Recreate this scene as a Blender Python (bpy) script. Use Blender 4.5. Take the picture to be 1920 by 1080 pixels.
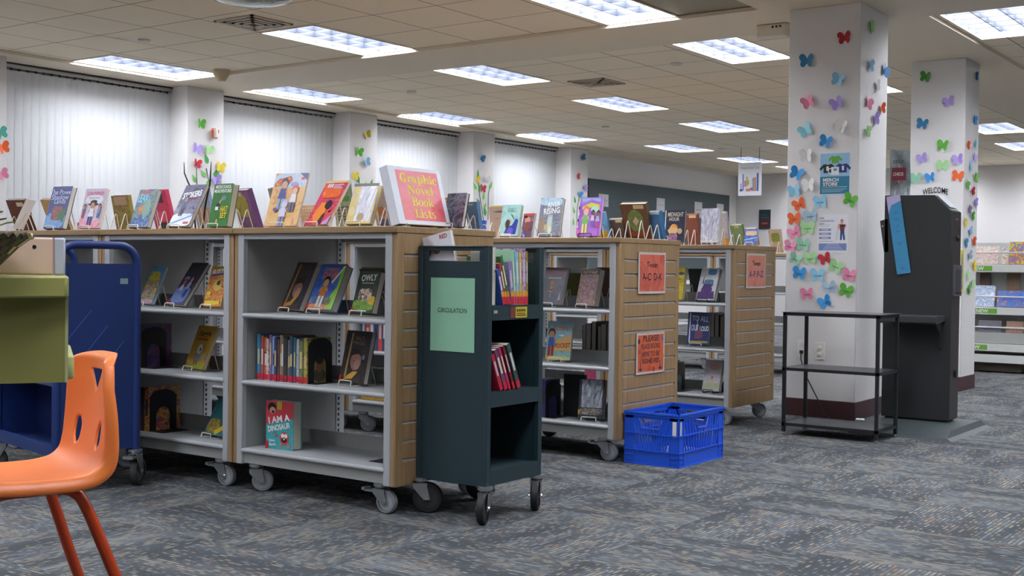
import bpy, bmesh, math, random
from mathutils import Vector, Matrix
from math import sin, cos, pi, radians

for o in list(bpy.data.objects):
    bpy.data.objects.remove(o)
S = bpy.context.scene
COL = S.collection
random.seed(7)

# ---------------------------------------------------------------- camera
EYE = 1.015
cam_d = bpy.data.cameras.new('camera')
cam_d.sensor_width = 36.0
cam_d.lens = 2271.7 / 1920 * 36.0
cam_d.clip_end = 100
cam = bpy.data.objects.new('camera', cam_d)
COL.objects.link(cam)
yaw, pit, rol = 0.625556501, -0.0177766413, 0.0124253762
fw = Vector((cos(yaw) * cos(pit), sin(yaw) * cos(pit), sin(pit)))
rt = Vector((sin(yaw), -cos(yaw), 0))
up = rt.cross(fw)
rt2 = cos(rol) * rt + sin(rol) * up
up2 = -sin(rol) * rt + cos(rol) * up
cam.matrix_world = Matrix(((rt2.x, up2.x, -fw.x, 0), (rt2.y, up2.y, -fw.y, 0), (rt2.z, up2.z, -fw.z, EYE), (0, 0, 0, 1)))
S.camera = cam

# ---------------------------------------------------------------- world and exposure
w = bpy.data.worlds.new('world')
S.world = w
w.use_nodes = True
w.node_tree.nodes['Background'].inputs[0].default_value = (0.9, 0.93, 1.0, 1)
w.node_tree.nodes['Background'].inputs[1].default_value = 0.12
S.view_settings.view_transform = 'Standard'
S.view_settings.look = 'None'
S.view_settings.exposure = 1.05
S.view_settings.gamma = 1.0
S.view_settings.use_curve_mapping = False
LAMP = 15.0         # radiance of the fluorescent panels

# ---------------------------------------------------------------- colours and materials
def lin(h):
    h = h.lstrip('#')
    c = [int(h[i:i + 2], 16) / 255 for i in (0, 2, 4)]
    return tuple((x / 12.92 if x <= 0.04045 else ((x + 0.055) / 1.055) ** 2.4) for x in c) + (1.0,)

MATS = {}
def nodes_of(name):
    m = bpy.data.materials.new(name)
    m.use_nodes = True
    nt = m.node_tree
    return m, nt, nt.nodes['Principled BSDF']

def mat(h, rough=0.5, metal=0.0, var=0.06, scale=30.0, bump=0.0, coat=0.0, name=None):
    """plain painted / paper / plastic surface with a faint procedural mottling"""
    key = (h, rough, metal, var, scale, bump, coat)
    if key in MATS:
        return MATS[key]
    m, nt, b = nodes_of(name or 'surface_' + h.lstrip('#'))
    c = lin(h)
    tc = nt.nodes.new('ShaderNodeTexCoord')
    nz = nt.nodes.new('ShaderNodeTexNoise')
    nz.inputs['Scale'].default_value = scale
    nz.inputs['Detail'].default_value = 3
    nt.links.new(tc.outputs['Object'], nz.inputs['Vector'])
    mx = nt.nodes.new('ShaderNodeMix')
    mx.data_type = 'RGBA'
    mx.inputs[6].default_value = tuple(x * (1 - var) for x in c[:3]) + (1,)
    mx.inputs[7].default_value = tuple(min(1, x * (1 + var)) for x in c[:3]) + (1,)
    nt.links.new(nz.outputs['Fac'], mx.inputs[0])
    nt.links.new(mx.outputs[2], b.inputs['Base Color'])
    b.inputs['Roughness'].default_value = rough
    b.inputs['Metallic'].default_value = metal
    if coat:
        b.inputs['Coat Weight'].default_value = coat
        b.inputs['Coat Roughness'].default_value = 0.15
    if bump:
        bp = nt.nodes.new('ShaderNodeBump')
        bp.inputs['Strength'].default_value = bump
        bp.inputs['Distance'].default_value = 0.004
        nt.links.new(nz.outputs['Fac'], bp.inputs['Height'])
        nt.links.new(bp.outputs['Normal'], b.inputs['Normal'])
    MATS[key] = m
    return m

def art(cols, scale=22.0, rough=0.35, dist=1.2):
    """printed illustration, or reflections painted on a mirror: blobs of a few colours"""
    key = ('art', tuple(cols), scale, rough, dist)
    if key in MATS:
        return MATS[key]
    m, nt, b = nodes_of('printed_art_' + cols[0].lstrip('#'))
    tc = nt.nodes.new('ShaderNodeTexCoord')
    nz = nt.nodes.new('ShaderNodeTexNoise')
    nz.inputs['Scale'].default_value = scale
    nz.inputs['Detail'].default_value = 2.5
    nz.inputs['Distortion'].default_value = dist
    nt.links.new(tc.outputs['Object'], nz.inputs['Vector'])
    cr = nt.nodes.new('ShaderNodeValToRGB')
    e = cr.color_ramp.elements
    n = len(cols)
    while len(e) < n:
        e.new(0.5)
    for i, h in enumerate(cols):
        e[i].position = 0.32 + 0.36 * i / max(1, n - 1)
        e[i].color = lin(h)
    nt.links.new(nz.outputs['Fac'], cr.inputs[0])
    nt.links.new(cr.outputs[0], b.inputs['Base Color'])
    b.inputs['Roughness'].default_value = rough
    b.inputs['Coat Weight'].default_value = 0.3
    b.inputs['Coat Roughness'].default_value = 0.2
    MATS[key] = m
    return m

def foil(h, h2):
    """crinkled clear plastic jacket with its glare and darker creases put into the colour"""
    key = ('foil', h, h2)
    if key in MATS:
        return MATS[key]
    m, nt, b = nodes_of('plastic_jacket')
    tc = nt.nodes.new('ShaderNodeTexCoord')
    mp = nt.nodes.new('ShaderNodeMapping')
    mp.inputs['Scale'].default_value = (1, 1, 0.35)
    nz = nt.nodes.new('ShaderNodeTexNoise')
    nz.inputs['Scale'].default_value = 32
    nz.inputs['Distortion'].default_value = 2.0
    nt.links.new(tc.outputs['Object'], mp.inputs[0])
    nt.links.new(mp.outputs[0], nz.inputs['Vector'])
    cr = nt.nodes.new('ShaderNodeValToRGB')
    cr.color_ramp.elements[0].position = 0.30
    cr.color_ramp.elements[0].color = lin(h2)
    cr.color_ramp.elements[1].position = 0.66
    cr.color_ramp.elements[1].color = lin(h)
    nt.links.new(nz.outputs['Fac'], cr.inputs[0])
    nt.links.new(cr.outputs[0], b.inputs['Base Color'])
    b.inputs['Roughness'].default_value = 0.18
    b.inputs['Coat Weight'].default_value = 1.0
    b.inputs['Coat Roughness'].default_value = 0.05
    bp = nt.nodes.new('ShaderNodeBump')
    bp.inputs['Strength'].default_value = 0.7
    bp.inputs['Distance'].default_value = 0.02
    nt.links.new(nz.outputs['Fac'], bp.inputs['Height'])
    nt.links.new(bp.outputs['Normal'], b.inputs['Coat Normal'])
    MATS[key] = m
    return m

def wood(h1, h2, axis='z'):
    key = ('wood', h1, h2, axis)
    if key in MATS:
        return MATS[key]
    m, nt, b = nodes_of('oak_laminate_' + axis)
    tc = nt.nodes.new('ShaderNodeTexCoord')
    mp = nt.nodes.new('ShaderNodeMapping')
    mp.inputs['Scale'].default_value = {'z': (60, 60, 3), 'x': (3, 60, 60), 'y': (60, 3, 60)}[axis]
    nt.links.new(tc.outputs['Object'], mp.inputs[0])
    nz = nt.nodes.new('ShaderNodeTexNoise')
    nz.inputs['Scale'].default_value = 1.0
    nz.inputs['Detail'].default_value = 6
    nz.inputs['Distortion'].default_value = 0.8
    nt.links.new(mp.outputs[0], nz.inputs['Vector'])
    cr = nt.nodes.new('ShaderNodeValToRGB')
    cr.color_ramp.elements[0].position = 0.3
    cr.color_ramp.elements[0].color = lin(h1)
    cr.color_ramp.elements[1].position = 0.7
    cr.color_ramp.elements[1].color = lin(h2)
    nt.links.new(nz.outputs['Fac'], cr.inputs[0])
    nt.links.new(cr.outputs[0], b.inputs['Base Color'])
    b.inputs['Roughness'].default_value = 0.45
    MATS[key] = m
    return m

# ---------------------------------------------------------------- mesh builder
TEXT_CACHE = {}
def text_mesh(s, bold):
    k = (s, bold)
    if k not in TEXT_CACHE:
        cu = bpy.data.curves.new('t', 'FONT')
        cu.body = s
        cu.size = 1.0
        cu.offset = bold
        cu.align_x = 'CENTER'
        cu.align_y = 'CENTER'
        cu.resolution_u = 3
        ob = bpy.data.objects.new('t', cu)
        COL.objects.link(ob)
        dg = bpy.context.evaluated_depsgraph_get()
        me = bpy.data.meshes.new_from_object(ob.evaluated_get(dg))
        TEXT_CACHE[k] = ([v.co.copy() for v in me.vertices], [tuple(p.vertices) for p in me.polygons])
        bpy.data.objects.remove(ob)
        bpy.data.curves.remove(cu)
        bpy.data.meshes.remove(me)
    return TEXT_CACHE[k]

class MB:
    def __init__(s):
        s.v, s.f, s.m, s.mats = [], [], [], []
    def mi(s, m):
        if m not in s.mats:
            s.mats.append(m)
        return s.mats.index(m)
    def add(s, vs, fs, m, M=None):
        k = len(s.v)
        i = s.mi(m)
        for p in vs:
            p = Vector(p)
            s.v.append(M @ p if M else p)
        for f in fs:
            s.f.append(tuple(k + a for a in f))
            s.m.append(i)
        return s
    def box(s, x0, x1, y0, y1, z0, z1, m, M=None):
        return s.add([(x0, y0, z0), (x1, y0, z0), (x1, y1, z0), (x0, y1, z0), (x0, y0, z1), (x1, y0, z1), (x1, y1, z1), (x0, y1, z1)],
                     [(0, 3, 2, 1), (4, 5, 6, 7), (0, 1, 5, 4), (1, 2, 6, 5), (2, 3, 7, 6), (3, 0, 4, 7)], m, M)
    def prism(s, pts, z0, z1, m, M=None):
        """outline in local xy (counter-clockwise) pulled from z0 to z1"""
        n = len(pts)
        vs = [(x, y, z0) for x, y in pts] + [(x, y, z1) for x, y in pts]
        fs = [tuple(range(n - 1, -1, -1)), tuple(range(n, 2 * n))]
        fs += [(i, (i + 1) % n, n + (i + 1) % n, n + i) for i in range(n)]
        return s.add(vs, fs, m, M)
    def tube(s, pts, r, m, n=8, M=None, closed=False, taper=None):
        pts = [Vector(p) for p in pts]
        N = len(pts)
        vs, fs = [], []
        pu = None
        for i, p in enumerate(pts):
            a = pts[i - 1] if (i or closed) else p
            b = pts[(i + 1) % N] if (i < N - 1 or closed) else p
            t = (b - a).normalized()
            if pu is None:
                pu = t.orthogonal().normalized()
            pu = (pu - t * pu.dot(t))
            pu = pu.normalized() if pu.length > 1e-6 else t.orthogonal().normalized()
            q = t.cross(pu)
            rr = r if taper is None else r * taper[i]
            for k in range(n):
                an = 2 * pi * k / n
                vs.append(p + (pu * cos(an) + q * sin(an)) * rr)
        for i in range(N if closed else N - 1):
            j = (i + 1) % N
            for k in range(n):
                fs.append((i * n + k, i * n + (k + 1) % n, j * n + (k + 1) % n, j * n + k))
        if not closed:
            fs.append(tuple(range(n - 1, -1, -1)))
            fs.append(tuple((N - 1) * n + k for k in range(n)))
        return s.add(vs, fs, m, M)
    def lathe(s, prof, m, n=24, M=None, cap=True):
        vs, fs = [], []
        for r, z in prof:
            for k in range(n):
                vs.append((r * cos(2 * pi * k / n), r * sin(2 * pi * k / n), z))
        for i in range(len(prof) - 1):
            for k in range(n):
                fs.append((i * n + k, i * n + (k + 1) % n, (i + 1) * n + (k + 1) % n, (i + 1) * n + k))
        if cap:
            fs.append(tuple(range(n - 1, -1, -1)))
            fs.append(tuple((len(prof) - 1) * n + k for k in range(n)))
        return s.add(vs, fs, m, M)
    def flat(s, pts, m, M=None, z=0.0):
        return s.add([(x, y, z) for x, y in pts], [tuple(range(len(pts)))], m, M)
    def ell(s, cx, cy, rx, ry, m, M=None, z=0.0, n=18):
        return s.flat([(cx + rx * cos(2 * pi * k / n), cy + ry * sin(2 * pi * k / n)) for k in range(n)], m, M, z)
    def text(s, t, cx, cy, size, m, M=None, z=0.0, rot=0.0, bold=0.0, width=None, shear=0.0, arch=0.0):
        vs, fs = text_mesh(t, bold)
        xs = [p.x for p in vs]
        ys = [p.y for p in vs]
        mx, my = (max(xs) + min(xs)) / 2, (max(ys) + min(ys)) / 2
        sx = size if width is None else width / (max(xs) - min(xs))
        hw = (max(xs) - min(xs)) / 2 * sx
        c, d = cos(rot), sin(rot)
        o = []
        for p in vs:
            x, y = (p.x - mx) * sx, (p.y - my) * size
            x += shear * y
            y -= arch * (x / hw) ** 2
            o.append((cx + c * x - d * y, cy + d * x + c * y, z))
        return s.add(o, fs, m, M)
    def build(s, name, parent=None, bevel=0.0, seg=2, angle=35):
        me = bpy.data.meshes.new(name)
        me.from_pydata([tuple(p) for p in s.v], [], s.f)
        for m in s.mats:
            me.materials.append(m)
        me.polygons.foreach_set('material_index', s.m)
        me.polygons.foreach_set('use_smooth', [True] * len(s.f))
        me.update()
        me.set_sharp_from_angle(angle=radians(angle))
        o = bpy.data.objects.new(name, me)
        COL.objects.link(o)
        if parent:
            o.parent = parent
        if bevel:
            md = o.modifiers.new('bevel', 'BEVEL')
            md.width = bevel
            md.segments = seg
            md.limit_method = 'ANGLE'
            md.angle_limit = radians(40)
        return o

def tag(o, label, cat, group=None, kind=None):
    o['label'] = label
    o['category'] = cat
    if group:
        o['group'] = group
    if kind:
        o['kind'] = kind
    return o
def thing(name, label, cat, loc=(0, 0, 0), rz=0.0, group=None):
    o = bpy.data.objects.new(name, None)
    o.empty_display_size = 0.1
    COL.objects.link(o)
    o.location = loc
    o.rotation_euler = (0, 0, rz)
    return tag(o, label, cat, group)
def struct(o):
    o['kind'] = 'structure'
    return o
def copy_thing(root, loc, rz=None, label=None, group=None):
    def rec(o, par):
        c = o.copy()
        COL.objects.link(c)
        if par:
            c.parent = par
        for ch in list(o.children):
            rec(ch, c)
        return c
    r = rec(root, None)
    r.location = loc
    if rz is not None:
        r.rotation_euler = (0, 0, rz)
    if label:
        r['label'] = label
    if group:
        r['group'] = group
    return r
def TR(x, y, z, rz=0.0, rx=0.0, ry=0.0):
    return Matrix.Translation((x, y, z)) @ Matrix.Rotation(rz, 4, 'Z') @ Matrix.Rotation(rx, 4, 'X') @ Matrix.Rotation(ry, 4, 'Y')
def face_negx(x, y, z):
    """plane facing -x: local x runs right (-y), local y runs up"""
    return Matrix(((0, 0, -1, x), (-1, 0, 0, y), (0, 1, 0, z), (0, 0, 0, 1)))
def face_negy(x, y, z):
    """plane facing -y: local x runs +x, local y runs up"""
    return Matrix(((1, 0, 0, x), (0, 0, -1, y), (0, 1, 0, z), (0, 0, 0, 1)))

# ================================================================ the room
def coords_node(nt):
    g = nt.nodes.new('ShaderNodeNewGeometry')
    return g.outputs['Position']

def carpet_material():
    m, nt, b = nodes_of('carpet_tiles')
    pos = coords_node(nt)
    N = nt.nodes.new
    L = nt.links.new
    chk = N('ShaderNodeTexChecker')
    chk.inputs['Scale'].default_value = 1 / 0.61
    mp0 = N('ShaderNodeMapping')
    mp0.inputs['Location'].default_value = (0.12, 0.2, 0.5)
    L(pos, mp0.inputs[0])
    L(mp0.outputs[0], chk.inputs['Vector'])
    # quarter-turned tiles: swap the two floor axes on every other tile
    sp = N('ShaderNodeSeparateXYZ')
    L(pos, sp.inputs[0])
    def pick(i, j):
        m_ = N('ShaderNodeMix')
        m_.data_type = 'FLOAT'
        L(chk.outputs['Fac'], m_.inputs[0])
        L(sp.outputs[i], m_.inputs[2])
        L(sp.outputs[j], m_.inputs[3])
        return m_.outputs[0]
    along, across = pick(0, 1), pick(1, 0)
    def math(op, x, y=None, z=None):
        n_ = N('ShaderNodeMath')
        n_.operation = op
        for k, q in enumerate((x, y, z)):
            if q is None:
                continue
            if isinstance(q, (int, float)):
                n_.inputs[k].default_value = q
            else:
                L(q, n_.inputs[k])
        return n_.outputs[0]
    def noise(u_, v_, off, detail=1.0):
        cb = N('ShaderNodeCombineXYZ')
        L(u_, cb.inputs[0])
        L(v_, cb.inputs[1])
        cb.inputs[2].default_value = off
        n_ = N('ShaderNodeTexNoise')
        n_.inputs['Scale'].default_value = 1
        n_.inputs['Detail'].default_value = detail
        L(cb.outputs[0], n_.inputs['Vector'])
        return n_
    row = math('MULTIPLY', across, 1 / 0.017)
    rid = math('FLOOR', row)
    rfr = math('ABSOLUTE', math('SUBTRACT', math('FRACT', row), 0.5))
    dash = noise(math('MULTIPLY', along, 26), math('MULTIPLY', rid, 5.37), 0.3, 1.5)
    band = noise(math('MULTIPLY', along, 1.6), math('MULTIPLY', across, 7.0), 4.1, 1.0)
    hue = noise(math('MULTIPLY', along, 9), math('MULTIPLY', rid, 3.11), 8.2, 0.0)
    grain = noise(math('MULTIPLY', along, 260), math('MULTIPLY', across, 260), 1.7, 0.0)
    base = N('ShaderNodeValToRGB')
    base.color_ramp.elements[0].position = 0.38
    base.color_ramp.elements[0].color = lin('#404347')
    base.color_ramp.elements[1].position = 0.64
    base.color_ramp.elements[1].color = lin('#56595d')
    L(math('MULTIPLY_ADD', math('SUBTRACT', grain.outputs['Fac'], 0.5), 0.35, band.outputs['Fac']), base.inputs[0])
    on = N('ShaderNodeMapRange')
    on.inputs['From Min'].default_value = 0.46
    on.inputs['From Max'].default_value = 0.60
    L(math('MULTIPLY_ADD', math('SUBTRACT', band.outputs['Fac'], 0.5), 0.45, dash.outputs['Fac']), on.inputs['Value'])
    thick = N('ShaderNodeMapRange')
    thick.inputs['From Min'].default_value = 0.34
    thick.inputs['From Max'].default_value = 0.24
    L(rfr, thick.inputs['Value'])
    fac = math('MULTIPLY', math('MULTIPLY', on.outputs[0], thick.outputs[0]), 0.85)
    dc = N('ShaderNodeValToRGB')
    for p, h in ((0.40, '#71767a'), (0.48, '#85857e'), (0.57, '#938d7e')):
        e = dc.color_ramp.elements.new(p)
        e.color = lin(h)
    dc.color_ramp.elements[0].position = 0.32
    dc.color_ramp.elements[0].color = lin('#66707a')
    dc.color_ramp.elements[-1].position = 0.68
    dc.color_ramp.elements[-1].color = lin('#84715f')
    L(hue.outputs['Fac'], dc.inputs[0])
    mx = N('ShaderNodeMix')
    mx.data_type = 'RGBA'
    L(fac, mx.inputs[0])
    L(base.outputs[0], mx.inputs[6])
    L(dc.outputs[0], mx.inputs[7])
    L(mx.outputs[2], b.inputs['Base Color'])
    b.inputs['Roughness'].default_value = 0.95
    b.inputs['Specular IOR Level'].default_value = 0.15
    bp = N('ShaderNodeBump')
    bp.inputs['Strength'].default_value = 0.35
    bp.inputs['Distance'].default_value = 0.004
    L(fac, bp.inputs['Height'])
    L(bp.outputs['Normal'], b.inputs['Normal'])
    return m

def ceiling_material():
    m, nt, b = nodes_of('acoustic_tile')
    pos = coords_node(nt)
    N = nt.nodes.new
    L = nt.links.new
    sep = N('ShaderNodeSeparateXYZ')
    L(pos, sep.inputs[0])
    def line(out, off):
        a = N('ShaderNodeMath'); a.operation = 'SUBTRACT'; L(out, a.inputs[0]); a.inputs[1].default_value = off
        d = N('ShaderNodeMath'); d.operation = 'DIVIDE'; L(a.outputs[0], d.inputs[0]); d.inputs[1].default_value = 0.61
        f = N('ShaderNodeMath'); f.operation = 'FRACT'; L(d.outputs[0], f.inputs[0])
        s = N('ShaderNodeMath'); s.operation = 'SUBTRACT'; L(f.outputs[0], s.inputs[0]); s.inputs[1].default_value = 0.5
        ab = N('ShaderNodeMath'); ab.operation = 'ABSOLUTE'; L(s.outputs[0], ab.inputs[0])
        g = N('ShaderNodeMath'); g.operation = 'GREATER_THAN'; L(ab.outputs[0], g.inputs[0]); g.inputs[1].default_value = 0.4915
        return g.outputs[0]
    mxx = N('ShaderNodeMath'); mxx.operation = 'MAXIMUM'
    L(line(sep.outputs[0], 6.67), mxx.inputs[0])
    L(line(sep.outputs[1], 6.12), mxx.inputs[1])
    nz = N('ShaderNodeTexNoise')
    nz.inputs['Scale'].default_value = 90
    nz.inputs['Detail'].default_value = 4
    L(pos, nz.inputs['Vector'])
    c = N('ShaderNodeMix'); c.data_type = 'RGBA'
    c.inputs[6].default_value = lin('#efe0c6')
    c.inputs[7].default_value = lin('#f8ead2')
    L(nz.outputs['Fac'], c.inputs[0])
    c2 = N('ShaderNodeMix'); c2.data_type = 'RGBA'
    L(mxx.outputs[0], c2.inputs[0])
    L(c.outputs[2], c2.inputs[6])
    c2.inputs[7].default_value = lin('#8a7d6b')
    L(c2.outputs[2], b.inputs['Base Color'])
    b.inputs['Roughness'].default_value = 0.9
    bp = N('ShaderNodeBump'); bp.inputs['Strength'].default_value = 0.25; bp.inputs['Distance'].default_value = 0.003
    L(nz.outputs['Fac'], bp.inputs['Height'])
    L(bp.outputs['Normal'], b.inputs['Normal'])
    return m

WALL = mat('#dedbda', 0.85, var=0.03, scale=60, bump=0.15, name='vinyl_wall')
SOFF = mat('#e6d9c3', 0.85, var=0.03, scale=40, name='painted_soffit')
CEIL = ceiling_material()
BURG = mat('#4a2c2f', 0.5, name='vinyl_base')
X0, X1, Y0, Y1, H = -4.0, 21.8, -6.0, 10.36, 2.86

struct(MB().box(X0, X1, Y0, Y1, -0.1, 0, carpet_material()).build('floor'))
struct(MB().box(X0, X1, Y1, Y1 + 0.1, 0, H, WALL).build('wall_left'))
struct(MB().box(X1, X1 + 0.1, Y0, Y1, 0, H, WALL).build('wall_back'))
struct(MB().box(X0, X1, Y0 - 0.1, Y0, 0, H, WALL).build('wall_right'))
struct(MB().box(X0 - 0.1, X0, Y0, Y1, 0, H, WALL).build('wall_front'))
# dropped bands of the ceiling: cross beam, long beam through the pillars, soffit along the windows
struct(MB().box(7.89, 8.73, Y0, 9.87, 2.83, H, SOFF).build('trim_1'))
struct(MB().box(X0, 7.89, 2.68, 3.60, 2.83, H, SOFF).box(8.73, X1, 2.68, 3.60, 2.83, H, SOFF).build('trim_2'))
struct(MB().box(X0, X1, 9.87, Y1, 2.83, H, SOFF).build('trim_3'))
# pilasters of the window wall
for i in range(-3, 5):
    x = 8.15 + 2.405 * (i - 1) - (.085 if i < 1 else 0)
    struct(MB().box(x, x + 0.48, 10.03, Y1, 0, 2.83, WALL).build('trim_%d' % (i + 7), bevel=0.004))
# wall thickening at the far end and the pale pier beside it
struct(MB().box(21.55, X1, 6.6, 7.85, 0, H, mat('#e6e4e2', 0.8, var=0.02)).build('trim_12'))
# pillars
for k, (xa, xb, ya, yb) in enumerate(((8.015, 8.565, 2.912, 3.424), (10.57, 11.0, 2.926, 3.385))):
    struct(MB().box(xa, xb, ya, yb, 0.0, 2.83, WALL).build('trim_%d' % (13 + k), bevel=0.006))
    struct(MB().box(xa - 0.006, xb + 0.006, ya - 0.006, yb + 0.006, 0, 0.122, BURG).build('baseboard_%s' % ('near', 'far')[k], bevel=0.003))

# ---------------------------------------------------------------- ceiling panels
def lens_material():
    m = bpy.data.materials.new('prismatic_lens')
    m.use_nodes = True
    nt = m.node_tree
    nt.nodes.clear()
    N = nt.nodes.new
    L = nt.links.new
    out = N('ShaderNodeOutputMaterial')
    em = N('ShaderNodeEmission')
    tc = N('ShaderNodeTexCoord')
    sep = N('ShaderNodeSeparateXYZ')
    L(tc.outputs['Object'], sep.inputs[0])
    def grid(o, n, wd):
        a = N('ShaderNodeMath'); a.operation = 'MULTIPLY'; L(o, a.inputs[0]); a.inputs[1].default_value = n
        f = N('ShaderNodeMath'); f.operation = 'FRACT'; L(a.outputs[0], f.inputs[0])
        s = N('ShaderNodeMath'); s.operation = 'SUBTRACT'; L(f.outputs[0], s.inputs[0]); s.inputs[1].default_value = 0.5
        ab = N('ShaderNodeMath'); ab.operation = 'ABSOLUTE'; L(s.outputs[0], ab.inputs[0])
        g = N('ShaderNodeMath'); g.operation = 'GREATER_THAN'; L(ab.outputs[0], g.inputs[0]); g.inputs[1].default_value = wd
        return g.outputs[0]
    mx = N('ShaderNodeMath'); mx.operation = 'MAXIMUM'
    L(grid(sep.outputs[0], 1 / 0.196, 0.465), mx.inputs[0])
    L(grid(sep.outputs[1], 1 / 0.186, 0.465), mx.inputs[1])
    st = N('ShaderNodeMix'); st.data_type = 'FLOAT'
    L(mx.outputs[0], st.inputs[0])
    st.inputs[2].default_value = LAMP
    st.inputs[3].default_value = LAMP
    em.inputs[0].default_value = (0.88, 0.92, 1.0, 1)
    L(st.outputs[0], em.inputs[1])
    L(em.outputs[0], out.inputs[0])
    return m
LENS = lens_material()
FRAME = mat('#d8d4cc', 0.5, name='white_enamel')
BLADE = mat('#454955', 0.3, name='louver_blade')
def make_light():
    t = thing('ceiling_light', 'x', 'ceiling light')
    f = MB()
    a, b = 0.604, 0.299
    for x0, x1, y0, y1 in ((-a, a, -b, -b + 0.012), (-a, a, b - 0.012, b), (-a, -a + 0.012, -b, b), (a - 0.012, a, -b, b)):
        f.box(x0, x1, y0, y1, -0.006, 0.085, FRAME)
    f.box(-a, a, -b, b, 0.085, 0.09, FRAME)
    f.build('frame', t)
    MB().box(-a + 0.012, a - 0.012, -b + 0.012, b - 0.012, 0.072, 0.076, LENS).build('diffuser', t)
    g = MB()
    for k in range(1, 6):
        x = -a + 0.012 + (2 * a - 0.024) * k / 6
        g.box(x - 0.004, x + 0.004, -b + 0.012, b - 0.012, 0.006, LOUV, BLADE)
    for k in range(1, 3):
        y = -b + 0.012 + (2 * b - 0.024) * k / 3
        g.box(-a + 0.012, a - 0.012, y - 0.004, y + 0.004, 0.006, LOUV, BLADE)
    g.build('louver', t)
    return t
LOUV = 0.056
LGT = make_light()
lights = []
def put_light(x, y, label):
    global LGT
    if not lights:
        LGT.location = (x, y, H)
        LGT['label'] = label
        lights.append(LGT)
    else:
        lights.append(copy_thing(LGT, (x, y, H), 0, label))
XS = (9.38, 11.83, 14.32)
put_light(7.29, 4.54, 'big white ceiling light panel cut by the top edge, above the tween shelves')
put_light(7.29, 7.05, 'white ceiling light panel just right of the square air vent at top left')
put_light(7.29, 9.57, 'white ceiling light panel over the leftmost window blind')
for x, n in zip(XS, ('nearest', 'second', 'third')):
    put_light(x, 9.57, 'white light panel along the window soffit, %s of the three beyond the beam' % n)
    put_light(x, 7.05, 'white light panel in the middle ceiling row, %s of the three beyond the beam' % n)
put_light(9.38, 4.51, 'white light panel left of the front pillar, next to the small emergency light')
put_light(16.55, 8.82, 'small far light panel above the dark teal board')
put_light(18.90, 8.78, 'farthest light panel, right behind the hanging book poster')
put_light(16.75, 6.95, 'light panel half hidden behind the left edge of the front pillar')
put_light(11.83, 4.35, 'light panel whose corner peeks between the two pillars')
put_light(16.20, 4.10, 'small far light panel just right of the second pillar')
put_light(18.65, 4.30, 'small far light panel cut by the right edge of the picture')
put_light(9.36, 2.35, 'large ceiling light panel in the top right corner')
for x, y in ((4.85, 9.57), (4.85, 4.54), (2.4, 7.05), (2.4, 4.54), (2.4, 9.57), (4.85, 2.2), (2.4, 1.6), (6.9, 1.4), (4.85, -0.8), (0.0, 4.54), (0, 7.05),
             (0.0, 1.6), (7.3, -0.8), (9.4, -0.2), (11.83, 1.6), (14.3, 1.6), (14.3, -0.8), (11.83, -2.6), (2.4, -1.5), (19.0, 1.6), (16.7, -0.6), (7.3, -3.2), (-2, 4.5), (-2, 1), (20.9, 4.4), (20.85, 6.3), (20.85, 8.6), (20.9, 2.2)):  # the farthest row of panels is added, unseen, to brighten the back wall
    put_light(x, y, 'ceiling light panel out of the picture over the open floor, farthest ones added for brightness')
for o in lights[-28:]:
    o['group'] = 'ceiling light panels outside the picture'
# the tiled ceiling, open where the light panels are let in
def tiled_ceiling():
    rect = [(o.location.x - .604, o.location.x + .604, o.location.y - .299, o.location.y + .299) for o in lights]
    xs = sorted({X0, X1} | {round(v, 4) for r in rect for v in r[:2]})
    ys = sorted({Y0, Y1} | {round(v, 4) for r in rect for v in r[2:]})
    b = MB()
    for i in range(len(xs) - 1):
        cx = (xs[i] + xs[i + 1]) / 2
        j = 0
        while j < len(ys) - 1:
            k = j
            while k < len(ys) - 1 and not any(r[0] < cx < r[1] and r[2] < (ys[k] + ys[k + 1]) / 2 < r[3] for r in rect):
                k += 1
            if k > j:
                b.add([(xs[i], ys[j], H), (xs[i + 1], ys[j], H), (xs[i + 1], ys[k], H), (xs[i], ys[k], H)], [(3, 2, 1, 0)], CEIL)
            j = k + 1 if k == j else k
    b.box(X0, X1, Y0, Y1, H + .1, H + .12, CEIL)
    struct(b.build('ceiling'))
tiled_ceiling()
# a switched-off panel beside the big one
t = thing('unlit_ceiling_panel', 'dull olive unlit ceiling panel right of the big light at the top', 'ceiling panel', (7.28, 3.93, H))
f = MB()
for x0, x1, y0, y1 in ((-0.6, 0.6, -0.3, -0.288), (-0.6, 0.6, 0.288, 0.3), (-0.6, -0.588, -0.3, 0.3), (0.588, 0.6, -0.3, 0.3)):
    f.box(x0, x1, y0, y1, -0.006, 0, mat('#6d6656', 0.6))
f.build('frame', t)
MB().box(-0.588, 0.588, -0.288, 0.288, -0.003, 0, mat('#8a8468', 0.4, var=0.03)).build('panel', t)

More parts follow.
